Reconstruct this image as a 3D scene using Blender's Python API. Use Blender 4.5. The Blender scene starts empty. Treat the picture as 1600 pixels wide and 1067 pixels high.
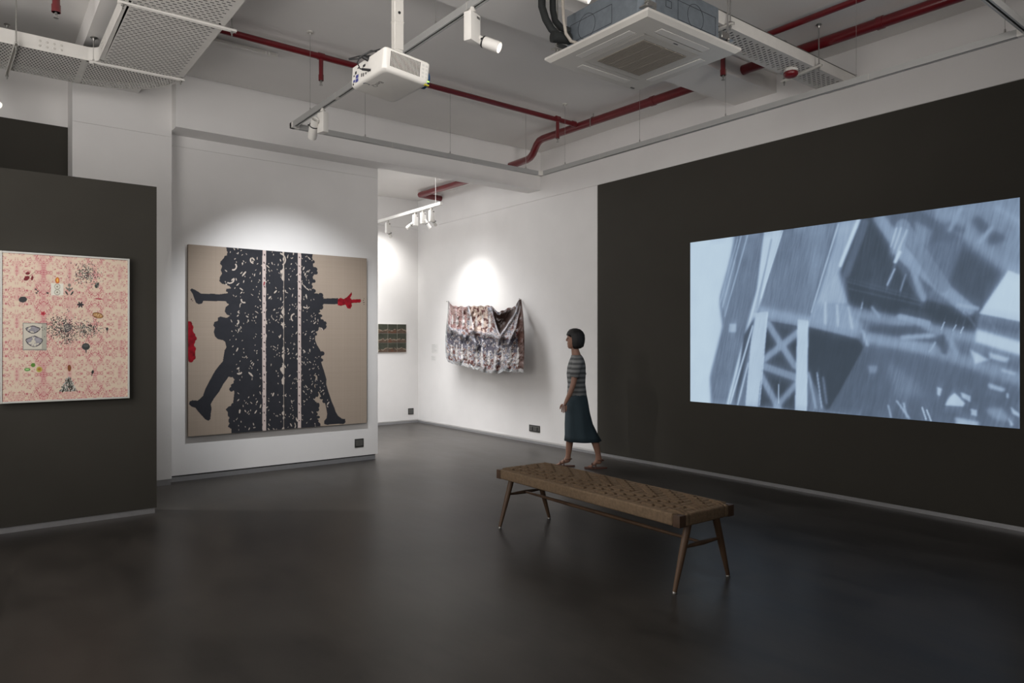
import bpy, bmesh, math, random
import numpy as np
from mathutils import Vector, Matrix, Euler
random.seed(7)
rng = np.random.default_rng(11)
SC = bpy.context.scene
COL = SC.collection
PI = math.pi

# ------------------------------------------------------------------ camera, world, large lights, exposure
cam_d = bpy.data.cameras.new('camera')
cam_d.sensor_width = 36.0
cam_d.lens = 1085.0 / 1600.0 * 36.0
cam_d.clip_start = 0.05
cam = bpy.data.objects.new('camera', cam_d)
COL.objects.link(cam)
cam.location = (0, 0, 1.4)
cam.rotation_euler = (PI / 2, 0, -math.atan2(844.0, 1085.0))
SC.camera = cam
SC.view_settings.view_transform = 'Standard'
SC.view_settings.look = 'None'
SC.view_settings.exposure = 0.0
SC.view_settings.gamma = 1.0
SC.view_settings.use_curve_mapping = False
SC.cycles.max_bounces = 8
SC.cycles.diffuse_bounces = 5
SC.cycles.glossy_bounces = 3
SC.cycles.transparent_max_bounces = 6
SC.cycles.sample_clamp_indirect = 4.0
SC.cycles.use_denoising = True

world = bpy.data.worlds.new('world')
SC.world = world
world.use_nodes = True
world.node_tree.nodes['Background'].inputs[0].default_value = (0.9, 0.95, 1.0, 1)
world.node_tree.nodes['Background'].inputs[1].default_value = 0.0

def area_light(name, loc, target, sx, sy, power, color=(1, 1, 1), spread=PI):
    d = bpy.data.lights.new(name, 'AREA')
    d.shape = 'RECTANGLE'; d.size = sx; d.size_y = sy; d.energy = power; d.color = color; d.spread = spread
    o = bpy.data.objects.new(name, d)
    COL.objects.link(o)
    o.location = loc
    o.rotation_euler = (Vector(target) - Vector(loc)).to_track_quat('-Z', 'Y').to_euler()
    return o
# added soft fill representing the neighbouring galleries left of and behind the viewer
area_light('gallery_fill', (-5.2, 3.2, 1.5), (1.8, 4.6, 3.3), 5.0, 2.2, 5, (1.0, 0.955, 0.92))
area_light('gallery_fill', (-1.5, -4.2, 1.6), (2.5, 4.5, 3.6), 5.0, 2.0, 3, (1.0, 0.955, 0.92))
# unseen area lights added to brighten the slab and upper walls
area_light('upward_fill', (-1.9, 3.4, 2.3), (1.4, 5.0, 3.96), 2.6, 3.0, 103, (1.0, 0.96, 0.93))
area_light('upward_fill', (1.2, -1.6, 2.2), (2.4, 1.6, 3.96), 3.0, 2.0, 15, (1.0, 0.96, 0.93))
area_light('upward_fill', (1.2, 1.3, 2.7), (3.3, 5.8, 3.96), 1.8, 0.6, 18, (1.0, 0.96, 0.93), math.radians(110))
area_light('upward_fill', (3.2, -0.8, 2.5), (5.8, 5.6, 3.75), 1.2, 0.8, 6, (1.0, 0.955, 0.92), math.radians(52))
# added soft fill inside the bright far gallery
area_light('far_gallery_fill', (4.3, 8.6, 3.7), (4.4, 8.5, 0.0), 1.8, 1.8, 80, (0.99, 0.985, 1.0), math.radians(95))
area_light('far_gallery_fill', (3.0, 9.2, 3.7), (4.2, 9.2, 0.6), 1.4, 1.8, 62, (0.96, 0.975, 1.0))

# ------------------------------------------------------------------ helpers
def lin(c):
    return tuple(((v / 255.0) / 12.92 if v / 255.0 <= 0.04045 else ((v / 255.0 + 0.055) / 1.055) ** 2.4) for v in c)

class MB:
    """collects shapes, then links them as ONE mesh object"""
    def __init__(s): s.v = []; s.f = []; s.sm = []
    def add(s, vs, fs, smooth=False, M=None):
        n = len(s.v)
        for p in vs:
            p = Vector(p)
            s.v.append(tuple(M @ p) if M is not None else tuple(p))
        for f in fs:
            s.f.append(tuple(i + n for i in f)); s.sm.append(smooth)
        return s
    def box(s, x0, x1, y0, y1, z0, z1, M=None):
        vs = [(x, y, z) for z in (z0, z1) for y in (y0, y1) for x in (x0, x1)]
        return s.add(vs, [(0, 2, 3, 1), (4, 5, 7, 6), (0, 1, 5, 4), (2, 6, 7, 3), (0, 4, 6, 2), (1, 3, 7, 5)], False, M)
    def rbox(s, x0, x1, y0, y1, z0, z1, b=0.004, seg=2, M=None):
        bm = bmesh.new()
        bmesh.ops.create_cube(bm, size=1)
        for v in bm.verts:
            v.co = Vector(((x0 + x1) / 2 + v.co.x * (x1 - x0), (y0 + y1) / 2 + v.co.y * (y1 - y0), (z0 + z1) / 2 + v.co.z * (z1 - z0)))
        bmesh.ops.bevel(bm, geom=list(bm.edges), offset=b, segments=seg, profile=0.6, affect='EDGES')
        bm.verts.ensure_lookup_table(); bm.verts.index_update()
        s.add([v.co[:] for v in bm.verts], [tuple(v.index for v in f.verts) for f in bm.faces], seg > 1, M)
        bm.free(); return s
    def tube(s, pts, r, n=12, cap=True, M=None, flat=None):
        P = [Vector(p) for p in pts]; k = len(P)
        R = r if isinstance(r, (list, tuple)) else [r] * k
        T = []
        for i in range(k):
            a = P[max(i - 1, 0)]; b = P[min(i + 1, k - 1)]
            T.append((b - a).normalized())
        up = Vector((0, 0, 1)) if abs(T[0].z) < 0.9 else Vector((1, 0, 0))
        u = T[0].cross(up).normalized(); vs = []; fs = []
        for i in range(k):
            if i:
                q = T[i - 1].rotation_difference(T[i]); u = (q @ u)
                u = (u - T[i] * u.dot(T[i])).normalized()
            w = T[i].cross(u)
            for j in range(n):
                a = 2 * PI * j / n
                vs.append(P[i] + (u * math.cos(a) + w * math.sin(a) * (flat or 1.0)) * R[i])
        for i in range(k - 1):
            for j in range(n):
                a = i * n + j; b = i * n + (j + 1) % n
                fs.append((a, b, b + n, a + n))
        s.add(vs, fs, True, M)
        if cap:
            s.add([vs[j] for j in range(n)], [tuple(range(n))[::-1]], False, M)
            s.add([vs[(k - 1) * n + j] for j in range(n)], [tuple(range(n))], False, M)
        return s
    def lathe(s, prof, n=24, M=None):
        """profile of (radius, height) about local z"""
        vs = []; fs = []
        for (r, z) in prof:
            for j in range(n):
                a = 2 * PI * j / n; vs.append((r * math.cos(a), r * math.sin(a), z))
        for i in range(len(prof) - 1):
            for j in range(n):
                a = i * n + j; b = i * n + (j + 1) % n
                fs.append((a, b, b + n, a + n))
        return s.add(vs, fs, True, M)
    def loft(s, rings, cap=True, M=None, smooth=True):
        n = len(rings[0]); vs = [p for r in rings for p in r]; fs = []
        for i in range(len(rings) - 1):
            for j in range(n):
                a = i * n + j; b = i * n + (j + 1) % n
                fs.append((a, b, b + n, a + n))
        s.add(vs, fs, smooth, M)
        if cap:
            s.add(rings[0], [tuple(range(n))[::-1]], False, M); s.add(rings[-1], [tuple(range(n))], False, M)
        return s
    def build(s, name, mat, parent=None, loc=(0, 0, 0)):
        me = bpy.data.meshes.new(name)
        me.from_pydata(s.v, [], s.f)
        if mat is not None: me.materials.append(mat)
        me.polygons.foreach_set('use_smooth', s.sm)
        me.update()
        bm = bmesh.new(); bm.from_mesh(me)
        if len(bm.faces) < 60000:
            bmesh.ops.remove_doubles(bm, verts=bm.verts, dist=1e-6)
            bmesh.ops.recalc_face_normals(bm, faces=bm.faces)
            bm.to_mesh(me)
        bm.free()
        try: me.set_sharp_from_angle(angle=math.radians(38))
        except Exception: pass
        o = bpy.data.objects.new(name, me)
        COL.objects.link(o)
        o.location = loc
        if parent is not None: o.parent = parent
        return o

def put(o, kind=None, label=None, cat=None, group=None):
    if kind: o['kind'] = kind
    if label: o['label'] = label
    if cat: o['category'] = cat
    if group: o['group'] = group
    return o

def thing(name, label, cat, loc=(0, 0, 0), rot=(0, 0, 0), group=None):
    o = bpy.data.objects.new(name, None)
    o.empty_display_size = 0.1
    COL.objects.link(o); o.location = loc; o.rotation_euler = rot
    return put(o, None, label, cat, group)

def copy_tree(o, parent=None):
    c = o.copy(); COL.objects.link(c)
    if parent is not None: c.parent = parent
    for ch in [x for x in COL.objects if x.parent == o]: copy_tree(ch, c)
    return c

def rebase(root, *objs):
    """mesh data was written in room coordinates: move it to the thing's own frame"""
    M = (Matrix.Translation(root.location) @ root.rotation_euler.to_matrix().to_4x4()).inverted()
    for o in objs: o.data.transform(M)

# ------------------------------------------------------------------ materials
def mat(name, color, rough=0.6, metal=0.0, noise=0.0, nscale=20, bump=0.0, bscale=60, emit=None, estr=1.0, coat=0.0, spec=0.5, vary=None, stretch=(1, 1, 1)):
    m = bpy.data.materials.new(name); m.use_nodes = True
    nt = m.node_tree; b = nt.nodes['Principled BSDF']
    b.inputs['Base Color'].default_value = (*color, 1)
    b.inputs['Roughness'].default_value = rough
    b.inputs['Metallic'].default_value = metal
    b.inputs['Coat Weight'].default_value = coat
    b.inputs['Specular IOR Level'].default_value = spec
    if noise or bump or vary:
        tc = nt.nodes.new('ShaderNodeTexCoord'); mp = nt.nodes.new('ShaderNodeMapping')
        mp.inputs['Scale'].default_value = stretch
        nt.links.new(tc.outputs['Object'], mp.inputs['Vector'])
    if noise or vary:
        n = nt.nodes.new('ShaderNodeTexNoise'); n.inputs['Scale'].default_value = nscale; n.inputs['Detail'].default_value = 6
        nt.links.new(mp.outputs[0], n.inputs['Vector'])
        r = nt.nodes.new('ShaderNodeValToRGB')
        r.color_ramp.elements[0].position = 0.3; r.color_ramp.elements[1].position = 0.7
        if vary: c0, c1 = color, vary
        else: c0 = tuple(v * (1 - noise) for v in color); c1 = tuple(min(1, v * (1 + noise)) for v in color)
        r.color_ramp.elements[0].color = (*c0, 1); r.color_ramp.elements[1].color = (*c1, 1)
        nt.links.new(n.outputs['Fac'], r.inputs[0]); nt.links.new(r.outputs[0], b.inputs['Base Color'])
    if bump:
        n2 = nt.nodes.new('ShaderNodeTexNoise'); n2.inputs['Scale'].default_value = bscale; n2.inputs['Detail'].default_value = 4
        nt.links.new(mp.outputs[0], n2.inputs['Vector'])
        bp = nt.nodes.new('ShaderNodeBump'); bp.inputs['Strength'].default_value = bump; bp.inputs['Distance'].default_value = 0.01
        nt.links.new(n2.outputs['Fac'], bp.inputs['Height']); nt.links.new(bp.outputs[0], b.inputs['Normal'])
    if emit:
        b.inputs['Emission Color'].default_value = (*emit, 1); b.inputs['Emission Strength'].default_value = estr
    return m

def attr_mat(name, rough=0.7, emission=False, estr=1.0, weave=0.0, coat=0.0, spec=0.4, bump=0.0, bscale=80):
    m = bpy.data.materials.new(name); m.use_nodes = True
    nt = m.node_tree; b = nt.nodes['Principled BSDF']
    a = nt.nodes.new('ShaderNodeAttribute'); a.attribute_name = 'print'
    if emission:
        b.inputs['Base Color'].default_value = (0.02, 0.02, 0.02, 1)
        nt.links.new(a.outputs['Color'], b.inputs['Emission Color']); b.inputs['Emission Strength'].default_value = estr
        b.inputs['Roughness'].default_value = 0.9; b.inputs['Specular IOR Level'].default_value = 0.0
        return m
    nt.links.new(a.outputs['Color'], b.inputs['Base Color'])
    b.inputs['Roughness'].default_value = rough; b.inputs['Coat Weight'].default_value = coat; b.inputs['Specular IOR Level'].default_value = spec
    if weave or bump:
        tc = nt.nodes.new('ShaderNodeTexCoord'); n = nt.nodes.new('ShaderNodeTexNoise')
        n.inputs['Scale'].default_value = 300 if weave else bscale
        nt.links.new(tc.outputs['Object'], n.inputs['Vector'])
        bp = nt.nodes.new('ShaderNodeBump'); bp.inputs['Strength'].default_value = weave or bump; bp.inputs['Distance'].default_value = 0.004
        nt.links.new(n.outputs['Fac'], bp.inputs['Height']); nt.links.new(bp.outputs[0], b.inputs['Normal'])
    return m

def print_plane(name, m, parent, O, U, V, img):
    """flat printed surface: a fine grid, img[row from bottom, col] linear rgb, stored as a colour attribute"""
    h, w = img.shape[:2]
    O, U, V = (np.array(q, float) for q in (O, U, V))
    s = (np.arange(w) / (w - 1))[None, :, None]; t = (np.arange(h) / (h - 1))[:, None, None]
    co = (O + s * U + t * V).reshape(-1, 3)
    i = (np.arange(h - 1)[:, None] * w + np.arange(w - 1)[None, :]).ravel()
    quads = np.stack([i, i + 1, i + 1 + w, i + w], 1).ravel()
    return grid_mesh(name, m, parent, co, quads, img.reshape(-1, 3))

def grid_mesh(name, m, parent, co, quads, colr, smooth=False):
    me = bpy.data.meshes.new(name)
    nq = len(quads) // 4
    me.vertices.add(len(co)); me.vertices.foreach_set('co', np.asarray(co, np.float32).ravel())
    me.loops.add(nq * 4); me.loops.foreach_set('vertex_index', np.asarray(quads, np.int32))
    me.polygons.add(nq); me.polygons.foreach_set('loop_start', np.arange(nq, dtype=np.int32) * 4)
    if smooth: me.polygons.foreach_set('use_smooth', np.ones(nq, bool))
    me.update(calc_edges=True)
    a = me.color_attributes.new('print', 'FLOAT_COLOR', 'POINT')
    c = np.ones((len(co), 4), np.float32); c[:, :3] = colr
    a.data.foreach_set('color', c.ravel())
    me.materials.append(m)
    o = bpy.data.objects.new(name, me); COL.objects.link(o)
    if parent is not None: o.parent = parent
    return o

# ---- small painter for printed pictures (numpy, rows from the bottom)
def vnoise(h, w, cy, cx, oct=4, seed=0):
    g = np.random.default_rng(seed); out = np.zeros((h, w)); amp = 1; tot = 0
    for k in range(oct):
        ny, nx = int(cy * 2 ** k) + 2, int(cx * 2 ** k) + 2
        a = g.random((ny, nx)); y = np.linspace(0, ny - 1.001, h); x = np.linspace(0, nx - 1.001, w)
        y0 = y.astype(int); x0 = x.astype(int); fy = y - y0; fx = x - x0
        fy = (fy * fy * (3 - 2 * fy))[:, None]; fx = (fx * fx * (3 - 2 * fx))[None, :]
        A = a[np.ix_(y0, x0)]; B = a[np.ix_(y0, x0 + 1)]; Cc = a[np.ix_(y0 + 1, x0)]; D = a[np.ix_(y0 + 1, x0 + 1)]
        out += amp * ((A * (1 - fx) + B * fx) * (1 - fy) + (Cc * (1 - fx) + D * fx) * fy); tot += amp; amp *= 0.5
    return out / tot

def poly_mask(h, w, pts):
    m = np.zeros((h, w), bool)
    P = [(x * (w - 1), y * (h - 1)) for x, y in pts]
    for r in range(max(0, int(min(p[1] for p in P))), min(h, int(max(p[1] for p in P)) + 2)):
        xs = []
        for (xa, ya), (xb, yb) in zip(P, P[1:] + P[:1]):
            if (ya <= r) != (yb <= r): xs.append(xa + (r - ya) / (yb - ya) * (xb - xa))
        xs.sort()
        for a, b in zip(xs[::2], xs[1::2]):
            m[r, max(0, math.ceil(a)):max(0, math.floor(b) + 1)] = True
    return m

def line_dist(h, w, a, b):
    """distance in width units"""
    asp = h / w
    X = (np.arange(w) / (w - 1))[None, :]; Y = (np.arange(h) / (h - 1))[:, None] * asp
    ax, ay = a[0], a[1] * asp; bx, by = b[0], b[1] * asp
    L = (bx - ax) ** 2 + (by - ay) ** 2 + 1e-9
    t = np.clip(((X - ax) * (bx - ax) + (Y - ay) * (by - ay)) / L, 0, 1)
    return np.hypot(X - ax - t * (bx - ax), Y - ay - t * (by - ay))

def blur(a, n):
    for _ in range(int(n)):
        p = np.pad(a, 1, mode='edge')
        a = (p[:-2, 1:-1] + p[2:, 1:-1] + p[1:-1, :-2] + p[1:-1, 2:] + 2 * p[1:-1, 1:-1]) / 6
    return a
def ell(h, w, cx, cy, rx, ry, ang=0.0, asp=None):
    asp = asp or h / w
    X = (np.arange(w) / (w - 1))[None, :] - cx; Y = ((np.arange(h) / (h - 1))[:, None] - cy) * asp
    c, s = math.cos(ang), math.sin(ang)
    return ((X * c + Y * s) / rx) ** 2 + ((-X * s + Y * c) / ry) ** 2 <= 1
def LC(*c): return np.array(lin(c))

# ---- the materials of the room
WHITE = mat('white_wall_paint', (0.79, 0.775, 0.76), 0.85, noise=0.02, nscale=3, bump=0.04, bscale=180, spec=0.25)
CEIL = mat('ceiling_paint', (0.78, 0.76, 0.735), 0.9, noise=0.02, nscale=2, bump=0.05, bscale=120, spec=0.2)
DARK = mat('charcoal_wall_paint', (0.050, 0.0465, 0.039), 0.8, noise=0.03, nscale=4, bump=0.04, bscale=200, spec=0.2)
ALU = mat('brushed_skirting', (0.42, 0.42, 0.43), 0.35, metal=0.6, noise=0.04, nscale=30)
RAILM = mat('track_aluminium', (0.42, 0.42, 0.41), 0.4, metal=0.25, noise=0.02, nscale=12)
SHADOWGAP = mat('shadow_gap', (0.03, 0.03, 0.03), 0.9)
FIT = mat('white_fitting', (0.72, 0.70, 0.66), 0.4, noise=0.015, nscale=12)
FITG = mat('warm_grey_fitting', (0.55, 0.53, 0.49), 0.5, noise=0.03, nscale=15)
BLACKP = mat('black_plastic', (0.012, 0.012, 0.013), 0.45, noise=0.1, nscale=40)
FOAM = mat('black_pipe_foam', (0.016, 0.018, 0.018), 0.8, bump=0.2, bscale=90)
RED = mat('red_pipe_enamel', (0.135, 0.010, 0.014), 0.28, noise=0.10, nscale=8, coat=0.3)
REDD = mat('red_detector', (0.16, 0.01, 0.015), 0.3, noise=0.05, nscale=20)
STEEL = mat('zinc_steel', (0.42, 0.41, 0.39), 0.35, metal=0.9, noise=0.08, nscale=60)
GALV = mat('galvanised_casing', (0.20, 0.23, 0.26), 0.45, metal=0.45, noise=0.10, nscale=25)
LINE = mat('dark_score_line', (0.02, 0.02, 0.025), 0.8)
TRAYM = mat('painted_cable_tray', (0.70, 0.68, 0.64), 0.6, noise=0.05, nscale=9)
GREYP = mat('dark_grey_switch_plate', (0.035, 0.034, 0.032), 0.4, noise=0.05, nscale=30)
GREYP2 = mat('mid_grey_switch_module', (0.10, 0.098, 0.09), 0.4, noise=0.05, nscale=30)
FRAMEW = mat('white_picture_frame', (0.66, 0.66, 0.62), 0.4, noise=0.03, nscale=30)

def floor_material():
    m = bpy.data.materials.new('polished_concrete'); m.use_nodes = True
    nt = m.node_tree; b = nt.nodes['Principled BSDF']
    tc = nt.nodes.new('ShaderNodeTexCoord')
    def noise(scale, det, stretch=(1, 1, 1), rot=0.0, dist=0.0):
        mp = nt.nodes.new('ShaderNodeMapping'); mp.inputs['Scale'].default_value = stretch; mp.inputs['Rotation'].default_value = (0, 0, rot)
        nt.links.new(tc.outputs['Object'], mp.inputs['Vector'])
        n = nt.nodes.new('ShaderNodeTexNoise'); n.inputs['Scale'].default_value = scale; n.inputs['Detail'].default_value = det
        n.inputs['Distortion'].default_value = dist
        nt.links.new(mp.outputs[0], n.inputs['Vector']); return n.outputs['Fac']
    a = noise(0.9, 7, (1, 1, 1), 0.0, 0.6); c = noise(4, 8, (1.0, 0.35, 1), 0.65, 0.4)
    mx = nt.nodes.new('ShaderNodeMath'); mx.operation = 'MULTIPLY_ADD'; mx.inputs[1].default_value = 0.5
    nt.links.new(a, mx.inputs[0])
    h = nt.nodes.new('ShaderNodeMath'); h.operation = 'MULTIPLY'; h.inputs[1].default_value = 0.5
    nt.links.new(c, h.inputs[0]); nt.links.new(h.outputs[0], mx.inputs[2])
    r = nt.nodes.new('ShaderNodeValToRGB')
    r.color_ramp.elements[0].position = 0.32; r.color_ramp.elements[1].position = 0.68
    r.color_ramp.elements[0].color = (0.029, 0.0265, 0.024, 1); r.color_ramp.elements[1].color = (0.072, 0.065, 0.058, 1)
    nt.links.new(mx.outputs[0], r.inputs[0]); nt.links.new(r.outputs[0], b.inputs['Base Color'])
    rr = nt.nodes.new('ShaderNodeMapRange'); rr.inputs['To Min'].default_value = 0.27; rr.inputs['To Max'].default_value = 0.42; b.inputs['IOR'].default_value = 1.23
    nt.links.new(c, rr.inputs['Value']); nt.links.new(rr.outputs[0], b.inputs['Roughness'])
    bp = nt.nodes.new('ShaderNodeBump'); bp.inputs['Strength'].default_value = 0.16; bp.inputs['Distance'].default_value = 0.01
    nt.links.new(noise(5, 5, (1, 0.25, 1), 0.66), bp.inputs['Height']); nt.links.new(bp.outputs[0], b.inputs['Normal'])
    return m
FLOOR = floor_material()

# ------------------------------------------------------------------ the setting
XR, YB, YP, ZC, ZCB = 6.10, 10.5, 7.52, 3.963, 3.83
def struct(name, m, *boxes, parent=None):
    b = MB()
    for q in boxes: b.box(*q)
    return put(b.build(name, m, parent), 'structure')
SEAM = 3.33
struct('floor', FLOOR, (-6.2, 6.3, -5.2, 10.7, -0.1, 0.0))
struct('ceiling', CEIL, (-6.2, 6.3, -5.2, 7.2, ZC, ZC + 0.15), (-6.2, 1.54, 7.2, 8.0, ZC, ZC + 0.15))
struct('ceiling', CEIL, (1.5, 6.3, 7.466, 10.7, ZCB, ZCB + 0.15))
# right wall: upper plaster, lower white cladding, lower charcoal cladding (a fine joint between them)
struct('wall_right', WHITE, (XR, XR + 0.2, -5.2, 10.7, SEAM + 0.005, ZC + 0.05), (XR + 0.01, XR + 0.2, -5.2, 10.7, 0, SEAM + 0.005))
struct('wall_right', WHITE, (XR, XR + 0.0099, 6.125, 10.5, 0.05, SEAM))
struct('wall_right', DARK, (XR, XR + 0.0099, -5.0, 6.120, 0.035, SEAM))
struct('baseboard_right', ALU, (XR + 0.004, XR + 0.0095, -5.0, 10.5, 0.0, 0.032))
struct('wall_back', WHITE, (1.5, XR, YB, YB + 0.2, SEAM + 0.012, ZC), (1.5, XR, YB + 0.01, YB + 0.2, 0, SEAM + 0.012))
struct('wall_back', WHITE, (1.5, XR, YB, YB + 0.0099, 0.05, SEAM + 0.007))
struct('baseboard_back', ALU, (1.5, XR, YB + 0.004, YB + 0.0095, 0.0, 0.035))
# wall that carries the large canvas, ends at the opening
struct('wall_centre', WHITE, (1.54, 3.822, YP, YP + 0.14, 0.062, 3.3455), (1.54, 3.822, YP, YP + 0.14, 3.3475, 3.456))
struct('baseboard_centre', ALU, (1.545, 3.795, YP + 0.012, YP + 0.12, 0.0, 0.05))
struct('base_shade_1', SHADOWGAP, (1.545, 3.80, YP + 0.02, YP + 0.11, 0.045, 0.064))  # dark strip painted as the shade in the wall's base recess
struct('wall_left_far_gallery', WHITE, (1.5, 1.6, YP + 0.14, YB, 0, ZC))
# deep beam over the opening, its soffit carried on over the wall
struct('ceiling_beam', WHITE, (1.54, XR, 7.215, 7.470, 3.455, ZC + 0.1))
struct('wall_centre', WHITE, (1.5, 3.822, 7.466, YP + 0.14, 3.456, ZC))
# column
struct('column', WHITE, (0.717, 1.54, 7.39, 7.95, 0.06, 3.3935), (0.717, 1.54, 7.39, 7.95, 3.3955, ZC))
struct('baseboard_column', ALU, (0.722, 1.535, 7.40, 7.9, 0.0, 0.058))
# recessed wall at the far left, charcoal below, white above
struct('wall_left_recess', WHITE, (-6.2, 0.717, 7.77, 7.95, 3.425, ZC))
struct('wall_left_recess', DARK, (-6.2, 0.717, 7.765, 7.95, 0.0, 3.4235))
# free-standing charcoal partition
struct('wall_partition', DARK, (-6.0, 1.192, 6.26, 6.40, 0.045, 2.663))
struct('baseboard_partition', ALU, (-6.0, 1.180, 6.268, 6.39, 0.0, 0.045))
struct('wall_left', WHITE, (-6.2, -6.0, -5.2, 7.9, 0, ZC))
struct('wall_front', WHITE, (-6.2, 6.3, -5.2, -5.0, 0, ZC))
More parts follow.
